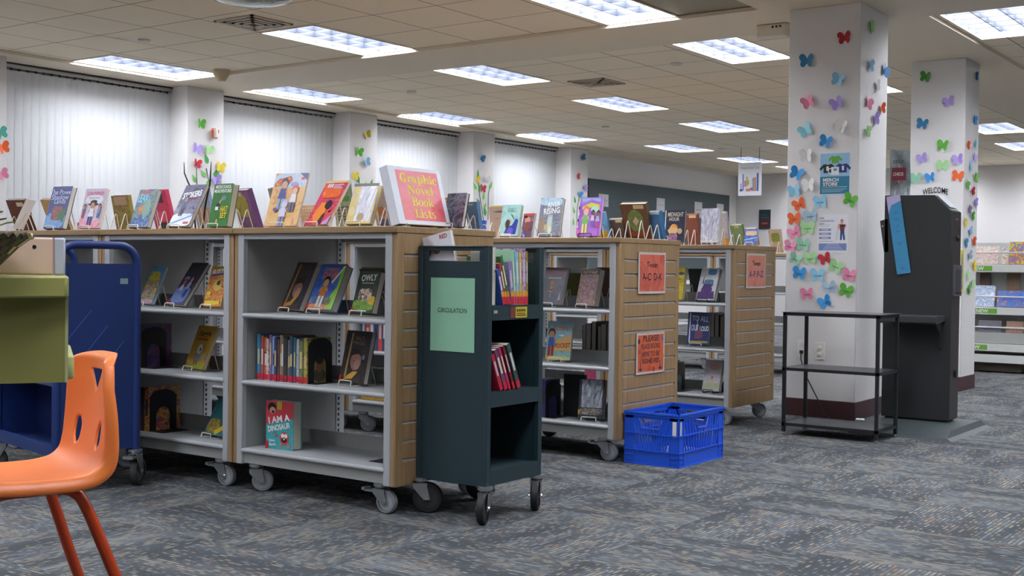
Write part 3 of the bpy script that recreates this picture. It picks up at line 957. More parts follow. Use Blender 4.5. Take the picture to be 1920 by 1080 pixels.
# key: (label, cover colour or art colours, thickness, picture elements)
ST = {
'pinkedge': ('thin white and pink book turned sideways beside the plant basket', ['#f0eef4', '#e8a8c4', '#f4f2f6', '#c9d0ec'], .014, [('A', .3, .5, .9, .9, ['#e08ab4', '#d66a9c', '#f0d0e0'])]),
'shadow': ('thick slate blue hardcover on the shelf top above the blue cart', ['#3f4d80', '#5d6a9e', '#6a5f8c', '#4a5f9c'], .032, [('A', 0, 0, 1, .36, ['#6f9ad0', '#8fb4de', '#5c88c4']), ('A', .25, .18, .8, .52, ['#8a5f5c', '#b07a70', '#6a5a78']), ('P', [(.5, .3), (.95, .12), (.95, .5)], '#5f7f6a'), ('T', 'The Power', .52, .86, .13, '#c9d2ee', 0, .01), ('T', 'Shadow', .5, .74, .14, '#c9d2ee', 0, .01), ('T', 'Lands', .55, .64, .13, '#c9d2ee', 0, .01)]),
'cutie': ('pale pink book with a girl in a dark hat on its cover', ['#d9c4d4', '#b9c4dc', '#e4b9c8', '#c4cfe0'], .022, [('A', 0, 0, 1, .2, ['#e79ab4', '#f2b8c8', '#d46a8c']), ('E', .52, .72, .42, .12, '#e9e4ee'), ('T', 'CURLFRIENDS', .5, .88, .09, '#d2457c', 0, .02, .8), ('T', 'NEW IN TOWN', .5, .76, .05, '#4c9a9a', 0, .01, .5), ('E', .52, .66, .16, .05, K_), ('E', .52, .60, .25, .035, '#3a3440')] + fig(.5, .33, .9, '#c89478', '#3a3038', '#dfe4ee', '#4a4a8c') + fig(.14, .4, .5, '#b08468', '#403540', '#7a6a9a', '#b04a6a') + fig(.88, .4, .5, '#b08468', '#403540', '#7a94b4', '#5a6a9a') + [TAGR]),
'leak': ('blue paperback with big LEAK lettering, in front of a bright pink book', ['#3c5a8c', '#5a8290', '#7fa08e', '#44669c'], .026, [('A', 0, 0, 1, .27, ['#6f9ad8', '#24407c', '#a4c4ea']), ('R', .08, .90, .72, .96, '#c8506a'), ('T', 'LEAK', .34, .77, .24, '#8fd0ee', 0, .02, .58), ('A', .22, .34, .5, .58, ['#c8704a', '#d49a6a', '#8a4a5a']), ('E', .68, .5, .2, .25, '#86a89a')]),
'stokers': ('dark grey book leaning far back, white lettering and sledders on its cover', ['#4a4a58', '#6a6a86', '#7a7694', '#3c3c48'], .022, [('A', 0, 0, 1, .3, ['#dfe3ee', '#c0cce2', '#eef0f6']), ('P', [(0, .02), (1, .24), (1, .28), (0, .07)], '#6a92c0'), ('T', 'STOKERS', .52, .76, .16, W_, .16, .03, .86), ('R', .4, .64, .8, .68, '#8c2f34'), ('R', .66, .05, .92, .10, '#a83a4a')] + fig(.35, .45, .7, '#9a8a90', '#3a3448', '#5a5a84', '#3a3a50')),
'hat': ('thick green book with yellow lettering and a running figure', ['#2f6a34', '#3c7c3e', '#35713a'], .036, [('T', 'MIDDLE SCHOOL', .5, .93, .085, W_, 0, .02, .82), ('T', 'MISADVENTURES', .5, .83, .085, W_, 0, .02, .9), ('E', .62, .66, .14, .06, '#6d8a94'), ('P', [(.36, .48), (.5, .58), (.56, .66), (.44, .60)], '#d4a27c'), ('E', .36, .5, .1, .05, '#3c3040'), ('R', .24, .38, .40, .46, W_), ('T', 'HAT', .72, .40, .16, YL, 0, .02, .38), ('T', 'SET', .72, .25, .14, YL, 0, .02, .34), ('E', .42, .12, .05, .05, '#d6b08c')]),
'double': ('large sandy comic book with a red and orange title badge and tumbling figures', ['#d9a45a', '#e2b56a', '#dcae72', '#d08c48'], .012, [('A', 0, .72, 1, 1, ['#a8b8d8', '#c4cfe2', '#b7c4d8']), ('P', [(.74, 1), (1, 1), (1, .86)], '#4a4a8c'), ('R', .82, .87, .92, .92, '#d83a4c'), ('P', [(.06, .74), (.46, .79), (.55, .88), (.48, .95), (.12, .88), (.04, .8)], '#c83a28'), ('P', [(.10, .76), (.44, .80), (.51, .88), (.45, .93), (.14, .86), (.08, .80)], '#e8b13a'), ('T', 'DOUBLE', .32, .875, .075, '#a82a20', .18, .03, .34), ('T', 'TROUBLE', .30, .81, .07, '#a82a20', .16, .03, .36), ('E', .66, .78, .12, .05, '#a394c4')] + fig(.35, .55, .85, '#d8a088', '#4a2f40', '#3c4a8c', '#8ea4c0') + fig(.72, .47, .7, '#d8a890', '#c8643c', '#e4e0ea', '#5a5078') + fig(.5, .20, .7, '#c4c8e4', '#b0b0dc', '#d2d0ea', '#7a86b8') + [('E', .25, .3, .06, .04, '#5a4a7c')]),
'red': ('crimson book leaning far back, orange figure with black hair on its cover', ['#d8345c', '#e8603c', '#c02c6c', '#e24868'], .014, [('R', .0, .95, 1, 1, '#e2c48a'), ('R', .16, .84, .22, .93, W_), ('R', .25, .84, .31, .93, W_), ('R', .34, .84, .40, .93, W_)] + lines(.44, .86, .82, .93, 3, '#dfe0ea') + [('A', .1, .6, .9, .82, ['#f07a2c', '#e8562c', '#f29a4a']), ('P', [(.15, .2), (.35, .02), (.66, .1), (.6, .48), (.3, .5)], '#ee8a34'), ('E', .62, .45, .14, .1, K_), ('P', [(.50, .06), (.66, .0), (.64, .26), (.56, .22)], '#3c2440'), ('P', [(.76, .3), (.94, .36), (.8, .26)], K_), ('R', 0, 0, .1, .1, RD), ('P', [(.7, .0), (1, 0), (1, .22)], '#c49ad0')]),
'yellow': ('yellow book in a shiny plastic jacket next to the red book-list sign', ['#e0c23c', '#d8bc5c', '#c8b484'], .028, [('F', .30, .06, .95, 1, '#f2f2fa', '#b4b0c8'), ('E', .16, .3, .14, .12, '#e0cc88'), ('E', .55, .16, .14, .1, '#b0935a'), ('R', .0, .93, 1, 1, '#4f4038')]),
'photo': ('dark photo cover book behind the red book-list sign', ['#3c3a4a', '#55566e', '#8a8aa0', '#2c2a36'], .02, []),
'b_brown': ('dark brown book seen from the back at the far left of the shelf top', ['#4a2420', '#5c2c24', '#3a1c1c'], .02, [('R', .5, .80, .86, .92, '#cfc0a8')]),
'b_tan': ('tan backed book behind the slate blue hardcover', ['#b8986a', '#c2a678', '#a98a60'], .02, [('A', 0, 0, 1, .35, ['#5f7a4c', '#7a8a5c']), ('R', .5, .01, 1, .09, '#c8282c')]),
'b_label': ('brown and olive book seen from the back with a large tan label', ['#8a7a38', '#9a8c48', '#6a5a38', '#b09a40'], .022, [('R', .14, .74, .86, .97, '#b4947c')]),
'b_pink': ('bright pink book seen from the back behind the LEAK paperback', ['#c23a5c', '#d24a6c', '#b8345a'], .022, [('R', 0.05, .7, .75, .97, '#5a3c40'), ('R', .05, .26, .8, .48, '#d85a80'), ('R', .3, .02, .9, .22, '#3c3f38')]),
'b_sky': ('pale blue book seen from the back behind the dark sledding book', ['#7f9ab8', '#94a8bc', '#b49a88'], .02, [('R', .1, .15, .9, .55, '#b09484')]),
'b_purple': ('purple spined book seen from the back behind the green book', ['#6a4478', '#75508a', '#5c3c6c'], .034, [('A', .06, .35, .8, .9, ['#8c8a34', '#a09a48', '#6a6a38']), ('R', .06, .86, .6, .95, '#c4aaa0')]),
'b_grey': ('grey book seen from the back behind the large sandy comic', ['#8a8c84', '#9a9c94'], .02, []),
'b_dots': ('small cream dotted book seen from the back between the sandy comic and the crimson book', ['#d8a878', '#e0bc98', '#c88c60'], .014, [('R', .1, .02, .4, .2, '#a82024')] + [('E', .1 + .16 * (k % 6), .35 + .13 * (k // 6), .045, .04, '#e8d4bc') for k in range(30)]),
'b_green': ('grey green book seen from the back behind the crimson book', ['#7c8a70', '#93a088', '#6a7860'], .02, [('R', .1, .62, .95, .74, '#4f8a44')] + lines(.2, .9, .2, .55, 5, '#55604c')),
'b_stone': ('stone grey book seen from the back behind the yellow plastic covered book', ['#9a9290', '#a89f9c', '#857c7c'], .022, [('E', .45, .42, .2, .12, '#b06a48'), ('R', .1, .05, .9, .25, '#5a5c8c')]),
'b_olive': ('olive brown book with a paper label, just right of the red book-list sign', ['#6a5f34', '#74683c', '#5c5430'], .018, [('R', 0, .93, 1, 1, '#d09a6c'), ('R', .18, .80, .84, .92, '#e0c4b0')] + lines(.26, .78, .85, .875, 1, '#6a5448') + [('R', .7, .02, .98, .2, '#c02c3c')]),
'b_blue': ('steel blue book seen from the back at the right end of the nearest shelf top', ['#5a7fa4', '#6488ac', '#50749a'], .018, [('R', .2, .86, .7, .94, '#a8bccc')]),
'teal': ('pale teal book with a woman in blue reaching up', ['#9ac8c4', '#a8d2c8', '#8cbcc4'], .022, [('P', [(.22, .04), (.34, .30), (.62, .34), (.8, .56), (.94, .50), (.86, .04)], '#2c3a9c'), ('P', [(.72, .5), (.62, .66), (.50, .70), (.52, .66), (.66, .6), (.76, .46)], '#6a4438'), ('E', .46, .44, .1, .09, '#b88868'), ('E', .38, .38, .12, .15, '#4a302c'), ('P', [(.36, .12), (.5, .3), (.72, .22), (.7, .06)], '#6a5cc4'), ('R', .1, .01, .9, .045, W_)] + lines(.3, .75, .78, .92, 3, '#7ab49c') + [('R', 0, .0, .07, .12, '#d8a62c')]),
'tanback': ('plain tan book seen from the back beside the pale teal book', ['#b49c8c', '#bca698', '#ab9384'], .022, [('P', [(.2, .82), (.7, .86), (.95, .8), (.6, .78)], '#7a6456'), ('P', [(.3, .6), (.55, .58), (.5, .62)], '#8a7060'), ('R', 0, .96, 1, 1, '#d8c070')]),
'smallred': ('small blue and red comic right of the pale teal book', ['#3a3c78', '#8a4a48', '#4a4a8c', '#c8745c'], .014, [('R', 0, .88, 1, 1, '#c84a34'), ('E', .45, .72, .26, .14, '#d89a84'), ('E', .25, .86, .2, .06, K_), ('E', .5, .46, .3, .2, '#8c4a3a'), ('R', .1, .02, .45, .22, '#2c4cb0')]),
'rising': ('grey blue hardcover with white RISING lettering', ['#7a8290', '#8f97a4', '#6a6c80', '#8a8494'], .026, [('A', 0, .80, 1, 1, ['#a4c4dc', '#bcd4e4', '#8cb0cc']), ('T', 'RIVER', .62, .83, .15, W_, .12, .02, .55), ('T', 'RISING', .55, .66, .17, W_, .1, .02, .72), ('P', [(.36, .1), (.66, .1), (.62, .56), (.42, .56)], '#a4b4bc'), ('R', .42, .2, .6, .5, '#c4ccc0'), ('E', .3, .22, .08, .08, '#dcb45a'), ('E', .55, .16, .08, .1, '#d8dcb0'), ('A', .02, .1, .3, .5, ['#8a7a70', '#a48a70'])]),
'purplegirl': ('bright purple book with three girls and a yellow title arch', ['#a862cc', '#b470d4', '#9a54c0'], .02, [('P', [(.12, .86), (.5, .94), (.9, .88), (.92, .97), (.06, .98)], '#8ab4e0'), ('P', [(.14, .76), (.5, .86), (.88, .80), (.90, .68), (.5, .74), (.16, .68)], '#d8d834'), ('E', .68, .68, .16, .09, '#b4dcd4')] + fig(.32, .36, 1.0, '#e8b8a8', '#e07a64', '#7abf6c', '#dce07a') + fig(.64, .42, .6, '#7a5040', '#2c2430', '#e4c4d8', '#7a70c8') + fig(.88, .4, .6, '#8a5c48', '#2c2430', '#a4b4e0', '#c84a7c') + [('R', 0, .04, .14, .16, '#e868c0')] + [('R', -0.0, .2 + .16 * k, .05, .28 + .16 * k, K_ if k % 2 else W_) for k in range(4)]),
'b_skyyel': ('sky blue and yellow book seen from the back beside the bright purple book', ['#6aa4d8', '#7cb4e4', '#5a90c8'], .016, [('R', 0, .0, 1, .3, '#e0bc2c')]),
'b_choc': ('small chocolate brown book seen from the back in a wire easel', ['#4a3a34', '#54423a', '#42322e'], .018, [('R', 0, .93, 1, 1, '#d8d4d0'), ('R', .45, .80, .92, .92, '#d4bc8c')]),
'b_brown2': ('big brown and green book seen from the back, leaning over the slatted end with signs', ['#5a4630', '#6a5034', '#704034', '#4c3c2a'], .03, [('E', .5, .52, .3, .32, '#7a9050'), ('A', .28, .4, .74, .8, ['#7a9050', '#5f7a44', '#8aa05a']), ('P', [(.38, .5), (.52, .64), (.64, .52), (.5, .38)], '#d0bca4'), ('R', .5, .86, .9, .97, '#d4b890'), ('A', .15, .08, .85, .24, ['#a4522c', '#8a3c24'])]),
'b_teal2': ('deep teal book seen from the back at the right end of the second shelf top', ['#2f6a9c', '#3a78a8', '#245a8c'], .03, [('R', 0, .9, 1, 1, '#b8d8ee'), ('R', .0, .0, .2, .2, '#e0a02c')]),
'monster': ('dark night-blue book with a burning orange picture on the third shelf top', ['#26283c', '#2c2e48', '#34344c'], .02, [('R', 0, 0, .05, 1, '#d4dcec'), ('T', 'MIDNIGHT', .52, .87, .15, '#d8d0b0', 0, .02, .78), ('T', 'HOUR', .46, .72, .12, '#d8d8d4', 0, .02, .5), ('E', .46, .44, .2, .13, '#e8864c'), ('P', [(.16, .36), (.4, .56), (.66, .4), (.62, .28), (.24, .26)], '#e8c48a'), ('E', .76, .34, .12, .09, '#d8b48c'), ('A', .22, .04, .66, .28, ['#b8547c', '#4a5c9c', '#d88a8c', '#2c3c7c']), ('E', .44, .5, .08, .05, '#f0b03c')]),
'b_rust': ('rust brown book seen from the back beside the dark night-blue book', ['#7a4230', '#85493a', '#6e3a2c'], .02, [('R', 0, .96, 1, 1, '#c88a80'), ('R', .3, .86, .88, .95, '#d8bc94')]),
'glossy': ('shiny white plastic jacketed book, brightest on the third shelf top', ['#dcdcea', '#c8c8e0'], .03, [('F', 0, .04, 1, 1, '#f6f6ff', '#a8a8c8')]),
'b_greytag': ('pale grey book with an orange tag, right of the shiny jacketed book', ['#b4b0bc', '#c0bcc4', '#a4a0ac'], .02, [('R', .0, .96, 1, 1, '#e8e8ee'), ('R', .6, .0, 1, .18, '#e89a24')]),
'b_sage': ('sage green book seen from the back near the corner of the third shelf top', ['#7a9468', '#84a074', '#6e885e'], .022, [('E', .5, .97, .5, .03, '#dff0e4'), ('R', .36, .82, .76, .92, '#c8c08c')]),
'b_patch': ('orange brown patchwork book seen from the back at the end of the third shelf top', ['#c0804c', '#d49a68', '#a86a44', '#dcb48c'], .016, [('R', .02, .94, 1, 1, '#dcbc9c'), ('R', .2, .38, .95, .42, '#ecd8c4')]),
'bluebook': ('bright blue book with a cream title at the right end of the third shelf top', ['#2c4cb0', '#3c60c4', '#5a88d4', '#2444a0'], .014, [('A', .06, .55, .94, .86, ['#f0d8a8', '#e4b47c', '#f4e4c8']), ('P', [(0, .2), (1, .4), (1, .46), (0, .3)], '#a4c4ee')]),
'b_oliveback': ('olive and tan book seen from the back beside the front pillar', ['#b49a84', '#c4ac94', '#9a8878'], .02, [('A', .2, .45, .85, .85, ['#7a8434', '#8a9440', '#6a7430'])]),
'kids': ('colourful blue book with a crowd of children, beside the blue cart handle', ['#5a9ac0', '#4a80b4', '#7ab0b8'], .02, [('A', 0, .12, 1, .7, ['#c85a6a', '#d8b04a', '#5a8a5c', '#7a5ca0', '#e0c0a0']), ('A', .1, .6, .8, .85, ['#d8c83c', '#c4b83a', '#6a9a54']), ('A', 0, 0, 1, .12, ['#c4aab0', '#b48a94'])]),
'violet': ('dark violet book leaning far back with two figures', ['#2c2c3c', '#3c3a54', '#4a4870', '#26262f'], .02, [('A', .0, .05, .9, .42, ['#5a6ca4', '#6a84b8', '#4a5088']), ('R', .1, .70, .9, .95, '#3c3c46'), ('E', .3, .62, .16, .05, '#8a94ac'), ('E', .68, .62, .06, .04, '#a4b4c4')] + fig(.3, .36, .6, '#c88878', '#b03c44', '#c8c0dc', '#6a78b0') + fig(.68, .40, .7, '#b88878', '#3c3038', '#7a9ac4', '#3c4c7c') + [TAGR]),
'fuzzy': ('orange and yellow comic with white lettering on a purple ribbon, beside the grey post', ['#d89a3c', '#c8542c', '#e0b850', '#b83a2c'], .026, [('R', .1, .93, .9, .98, '#8a9a3c'), ('T', 'FUZZY', .5, .86, .13, W_, .12, .03, .75), ('P', [(.08, .74), (.9, .80), (.9, .85), (.08, .79)], '#5a4a94'), ('E', .55, .52, .22, .13, '#e8c45a'), ('E', .6, .58, .1, .06, K_), ('E', .2, .32, .1, .05, '#ecd83c'), ('A', .1, .04, .9, .14, ['#e0cc3c', '#e8d450']), TAGR]),
'reggie': ('golden yellow book with a small cartoon figure, alone on the middle shelf', ['#d0a038', '#d8a840', '#c89834'], .02, [('R', 0, 0, 1, .1, '#9aa83c'), ('T', 'Reggie', .52, .80, .15, '#3a3a2c', .05, .02, .6), ('R', .2, .66, .75, .70, '#b04a2c'), ('E', .5, .44, .13, .13, '#e8ecea'), ('E', .54, .44, .04, .04, K_), ('P', [(.34, .18), (.62, .18), (.60, .34), (.40, .34)], '#7a90b4'), ('R', .42, .08, .46, .18, K_), ('R', .54, .08, .58, .18, K_), ('A', .72, .2, .98, .36, ['#8a9a9c', '#c8b87c', '#4a68a4']), TAGR]),
'tealyel': ('teal and yellow book lying back on the bottom shelf', ['#2c6a70', '#35787c', '#28606c'], .02, [('A', .05, .05, .7, .42, ['#d8c04a', '#3c3a34', '#c8a83c', '#8a8a5c']), ('P', [(.6, 0), (1, .2), (1, .35), (.5, .12)], '#e0b82c')]),
'boy': ('dark brown book with a sleeping face, leftmost on its upper shelf', ['#3a3430', '#4a423c', '#2f2c30'], .03, [('E', .52, .42, .22, .18, '#a87a70'), ('E', .58, .36, .13, .10, '#bd9082'), ('P', [(.28, .5), (.34, .66), (.6, .66), (.76, .5), (.6, .56), (.42, .54)], '#2c2624'), ('P', [(.44, .43), (.54, .41), (.44, .415)], '#4a3430'), ('P', [(.12, .1), (.2, .95), (.26, .95), (.2, .1)], '#b89468'), ('P', [(.1, .03), (.5, .08), (.72, .3), (.62, .34), (.4, .16), (.12, .1)], '#c8924c'), ('R', .8, .1, .86, .9, '#34406c'), TAGR]),
'alex': ('dark brown book with a sleeping face, alone on the middle shelf by the post', ['#3a3430', '#4a423c', '#2f2c30'], .026, [('E', .54, .42, .22, .18, '#a87a70'), ('E', .60, .36, .13, .10, '#bd9082'), ('P', [(.30, .5), (.36, .66), (.6, .66), (.78, .5), (.62, .56), (.44, .54)], '#2c2624'), ('P', [(.46, .43), (.56, .41), (.46, .415)], '#4a3430'), ('P', [(.16, .1), (.24, .95), (.30, .95), (.24, .1)], '#b89468'), ('P', [(.14, .05), (.5, .08), (.7, .22), (.5, .22), (.3, .14)], '#d8a44c'), ('T', 'SALT', .58, .86, .08, '#a89478', 0, .0, .34), ('T', 'MAGIC', .58, .77, .08, '#a89478', 0, .0, .5), ('E', .84, .5, .06, .05, '#8a84a0'), TAGR]),
'dave': ('bright blue book with orange DAVE lettering, middle of the upper shelf', ['#3a62b4', '#4470c4', '#2c54a8'], .04, [('T', 'CAVEBOY', .48, .88, .08, '#d87838', 0, .03, .55), ('T', 'DAVE', .48, .75, .16, '#e86a28', 0, .03, .55), ('A', .0, .0, 1, .12, ['#c8805c', '#d89a70', '#a86a48']), ('P', [(.7, .2), (.9, .5), (.86, .96), (1, .96), (1, .0), (.8, .0)], '#8cc43c'), ('P', [(.62, .60), (.92, .96), (.98, .96), (.68, .56)], '#e8e4c8')] + fig(.44, .33, .95, '#d8a478', '#2a2226', '#c87c3c', '#e0dccc') + [('A', .04, .12, .3, .28, ['#c8b43c', '#3c64b0', '#8aa0c4']), ('A', .6, .1, .86, .26, ['#6a7c34', '#4a3a30', '#a4aa5c']), TAGR]),
'owly': ('dark green book with white OWLY lettering, rightmost on the upper shelf', ['#2f3f34', '#36483a', '#2a382e'], .032, [('T', 'OWLY', .52, .84, .17, W_, .06, .03, .72), ('R', .22, .70, .8, .72, '#c8d0c4'), ('A', 0, .06, 1, .3, ['#6a9a34', '#8ab444', '#4a7a34', '#a4bc4c']), ('A', .2, .28, .8, .58, ['#c8a85c', '#e4e0d0', '#8a5c64', '#3c4438']), ('A', .7, .2, 1, .4, ['#d8b83c', '#c89c2c']), ('R', .3, .03, .72, .055, W_), TAGR]),
'dino': ('thick red and teal book reading I AM A DINOSAUR on the bottom shelf', ['#3f9a9e', '#46a4a6', '#3a9296'], .055, [('P', [(0, .5), (1, .66), (1, 1), (0, 1)], '#c8404c'), ('R', .40, .82, .58, .99, '#c4a83c'), ('E', .22, .86, .16, .1, '#2a1c20'), ('E', .24, .80, .11, .07, '#d09c80'), ('E', .26, .77, .05, .03, K_), ('T', 'I AM A', .48, .63, .15, W_, .17, .03, .78), ('T', 'DINOSAUR', .48, .46, .13, W_, .2, .03, .82), ('E', .68, .24, .17, .13, '#c84444'), ('E', .62, .29, .06, .045, W_), ('E', .74, .29, .06, .045, W_), ('E', .68, .20, .10, .05, K_), ('E', .68, .22, .03, .02, W_), ('P', [(.5, .06), (.62, .16), (.6, .05)], '#c86a6a'), ('P', [(.78, .16), (.92, .06), (.8, .05)], '#c86a6a'), ('P', [(.36, .34), (.46, .28), (.34, .27)], '#c84444'), ('T', 'Dino', .24, .18, .06, W_, .1, .02, .22), ('T', 'Book', .26, .10, .06, W_, .1, .02, .24), ('R', 0, .0, .1, .16, '#a81c30')]),
'figure': ('slate grey book with a small doll-like figure, next to the dark green cart', ['#4c4c5c', '#585868', '#44444f'], .024, [('A', .05, .78, .95, 1, ['#6a3440', '#5c2c3c', '#7a3c44']), ('R', .2, .70, .8, .73, '#c8c8cc'), ('E', .42, .58, .09, .06, '#c88a5c'), ('P', [(.32, .34), (.52, .34), (.46, .52), (.38, .52)], '#c8a06c'), ('R', .36, .38, .5, .41, K_), ('P', [(.1, .3), (.34, .38), (.32, .34)], '#a4745c'), ('R', .40, .18, .46, .34, '#7a8ab0'), ('P', [(.8, .12), (.86, .4), (.9, .12)], '#b0a8b8')]),
'garland': ('pinkish purple book with a pale arched picture, right of the slate grey book', ['#7c6884', '#9c7c8c', '#b49484', '#6a5874', '#c8a87c'], .042, [('R', .0, .84, 1, .97, '#4a443c'), ('A', .1, .86, .9, .95, ['#b8a478', '#5a5244', '#c8b888']), ('E', .5, .5, .4, .3, '#8c7498'), ('A', .14, .1, .86, .76, ['#a07c98', '#c8a084', '#7a6490', '#b88c7c']), ('R', .0, 0, .04, 1, '#c0a080')]),
'pocket': ('sunny beach coloured book reading POCKET on the middle shelf behind the dark green cart', ['#8ab4c8', '#9cc4d0', '#7aa4c0'], .014, [('A', 0, 0, 1, .1, ['#d8c87c', '#c8c494']), ('A', .0, .1, 1, .24, ['#8ac0c4', '#a4ccc4', '#6aa4b4']), ('P', [(.3, .24), (1, .24), (1, .68), (.34, .5)], '#e0b878'), ('T', 'ROBIN', .52, .82, .12, '#d8946a', 0, .02, .6), ('E', .6, .64, .12, .02, W_), ('T', 'POCKET', .66, .38, .13, '#c04a2c', .06, .03, .62)] + fig(.2, .40, 1.0, '#c8906c', '#5a3424', '#3c6ab8', '#b83c34') + [('R', .0, 0, .05, .1, '#d8a62c')]),
'silver': ('book in a crinkled silvery plastic jacket on the bottom shelf near the crate', ['#3c4454', '#4c5464'], .034, [('F', .1, .28, .92, .98, '#e8ecf4', '#70788c'), ('A', .06, .1, .96, .26, ['#b8a88c', '#3c4c5c', '#c8b49c', '#6a8494']), ('R', .0, .1, .06, .22, '#e0a02c')]),
'b_sunny': ('olive backed book on the far side of the shelf behind the slate grey book', ['#6a6a30', '#77763a', '#5c5c2c'], .02, []),
'b_maroon': ('rusty maroon book on the far side of the shelf beside the grey post', ['#6a4638', '#74503f', '#5c3c32'], .02, []),
'wizard': ('white book with a blue and purple watercolour figure, third shelf row', ['#d8d8e0', '#e2e0e4', '#d0d0da'], .03, [('A', .4, .78, .86, .97, ['#4c90c4', '#5aa0cc', '#3c7cb8']), ('A', .28, .4, .8, .64, ['#4c8ca4', '#5a6aa4', '#6ab0a4', '#54549a']), ('P', [(.02, .04), (.98, .04), (.9, .3), (.74, .22), (.74, .5), (.28, .5), (.2, .26), (.04, .24)], '#5c4480'), ('A', .2, .1, .8, .42, ['#5c4484', '#6a4c8c', '#4c3c7c', '#84548c']), ('P', [(.2, .5), (.24, .82), (.27, .5)], '#3c3c5c')]),
'lemon': ('lemon yellow book half hidden by the slatted end with signs', ['#d8c430', '#e0cc3c', '#ccb82c'], .026, [('E', .8, .8, .2, .05, '#4c5a74'), ('A', .5, .52, 1, .66, ['#3c4034', '#d8c430', '#6a6c30'])]),
'loud': ('navy blue book with large white lettering OUT LOUD on the third row', ['#34406c', '#3c4c80', '#2f3a64'], .022, [('T', 'TO ALL', .58, .80, .18, '#c4cce0', -.05, .02, .78), ('T', 'OUT', .34, .52, .2, '#ccd4e6', 0, .03, .34), ('T', 'LOUD', .78, .50, .16, W_, .05, .03, .42), ('R', .08, .05, .13, .97, '#e8ecf8'), ('P', [(.36, .2), (.48, .9), (.44, .2)], '#e4e8f4'), ('A', .34, .18, .7, .44, ['#7c4c5c', '#94546a', '#4c4c7c']), ('R', .16, .06, .96, .12, '#b8a84c')]),
'cream': ('pale cream and lilac book on the bottom shelf of the third row', ['#c0b8bc', '#ccc4c4', '#b8b4c0'], .032, [('E', .55, .78, .3, .1, '#d8a48c'), ('A', .1, .36, .95, .62, ['#c0b4c8', '#ccc4c8', '#a8a0b4']), ('A', 0, .08, 1, .24, ['#a8b884', '#bcc49c', '#98ac80'])] + fig(.5, .26, .5, '#c8a890', '#5a5060', '#d8c87c', '#b8b0c0')),
'b_dkgreen': ('dark green book on the far side of the third row shelf', ['#38443c', '#3f4c42'], .02, []),
'dream': ('pink book reading DREAM seen behind the silvery jacketed book', ['#b84a6c', '#c8587a', '#a8405f'], .02, [('T', 'DREAM', .5, .72, .2, '#dcc8d4', 0, .03, .8)]),
'b_tent': ('open backed book tented on the far side behind the bright blue book', ['#5a5248', '#4a443c'], .02, []),
'b_forest': ('dark green and rust book on the far side of the middle shelf', ['#35502f', '#4a5c34', '#7a4430'], .02, []),
'b_amber': ('orange and black book seen through the nearest shelf unit', ['#c87c4c', '#3a342f', '#d89a6c'], .02, [('R', 0, .5, 1, .9, K_)]),
}
PAGE = mat('#cfc9ba', 0.8, var=0.08, scale=200, name='book_pages')
WIREW = mat('#e6dfd2', 0.35, name='white_wire')
WIREB = mat('#1c1b1e', 0.4, name='black_wire')

def paint(b, els, w, h, M, step=0.00025):
    z = step
    for e in els:
        k = e[0]
        if k == 'R':
            _, x0, y0, x1, y1, c = e
            b.flat([((x0 - .5) * w, y0 * h), ((x1 - .5) * w, y0 * h), ((x1 - .5) * w, y1 * h), ((x0 - .5) * w, y1 * h)], mat(c, .35), M, z)
        elif k == 'A' or k == 'F':
            x0, y0, x1, y1 = e[1:5]
            m = art(e[5], 55) if k == 'A' else foil(e[5], e[6])
            r = .12
            if k == 'A':
                pts = []
                for q in range(20):
                    a = 2 * pi * q / 20
                    px, py = cos(a), sin(a)
                    s = 1 / max(abs(px), abs(py))
                    s = 1 + (s - 1) * .75
                    pts.append((((x0 + x1) / 2 - .5 + (x1 - x0) / 2 * px * s) * w, ((y0 + y1) / 2 + (y1 - y0) / 2 * py * s) * h))
            else:
                pts = [((x0 - .5) * w, y0 * h), ((x1 - .5) * w, y0 * h), ((x1 - .5) * w, y1 * h), ((x0 - .5) * w, y1 * h)]
            pts = [(min(w / 2, max(-w / 2, p)), min(h, max(0, q))) for p, q in pts]
            b.flat(pts, m, M, z)
        elif k == 'E':
            _, cx, cy, rx, ry, c = e
            b.ell((cx - .5) * w, cy * h, rx * w, ry * h, mat(c, .35), M, z, 14)
        elif k == 'P':
            b.flat([((x - .5) * w, y * h) for x, y in e[1]], mat(e[2], .35), M, z)
        elif k == 'T':
            t, cx, cy, sz, c, rot, bold = e[1:8]
            b.text(t, (cx - .5) * w, cy * h, sz * h * 1.25, mat(c, .35), M, z, rot, bold, e[8] * w if len(e) > 8 else None)
        z += step

def easel(x, y, zs, yawv, lean, h, th, lift, label, wire, wd, tall):
    """bent wire stand: lip in front, two loops up the back"""
    t = thing('wire_easel', label, 'book easel', (x, y, zs), yawv - pi / 2)
    a = wd / 2
    r = 0.0027
    sl, cl = sin(lean), cos(lean)
    b = MB()
    zb = lift - r * 1.2
    b.tube([(-a, -0.004, r), (-a, -0.028, r + .001), (-a, -0.034, 0.006), (-a, -0.030, 0.022), (-a + .006, -0.029, 0.025), (a - .006, -0.029, 0.025), (a, -0.030, 0.022), (a, -0.034, 0.006), (a, -0.028, r + .001), (a, -0.004, r)], r, wire, 6)
    for s in (-a, a):
        o = th / max(cl, .5) + r * 2.2
        k = h * tall
        bx, bz = o + 0.004, 0.0
        ap = (o + sl * k, lift + cl * k)
        leg = 0.045
        b.tube([(s, -0.004, r), (s, o, r), (s, o + sl * .02 + .002, lift + cl * .02), (s, ap[0], ap[1] - .006), (s, ap[0] + .006, ap[1]), (s, ap[0] + .012, ap[1] - .007), (s, ap[0] + leg, r)], r, wire, 6)
        b.tube([(s, o, r), (s, ap[0] + leg, r)], r * .8, wire, 6)
    b.build('wire_frame', t)
    return t

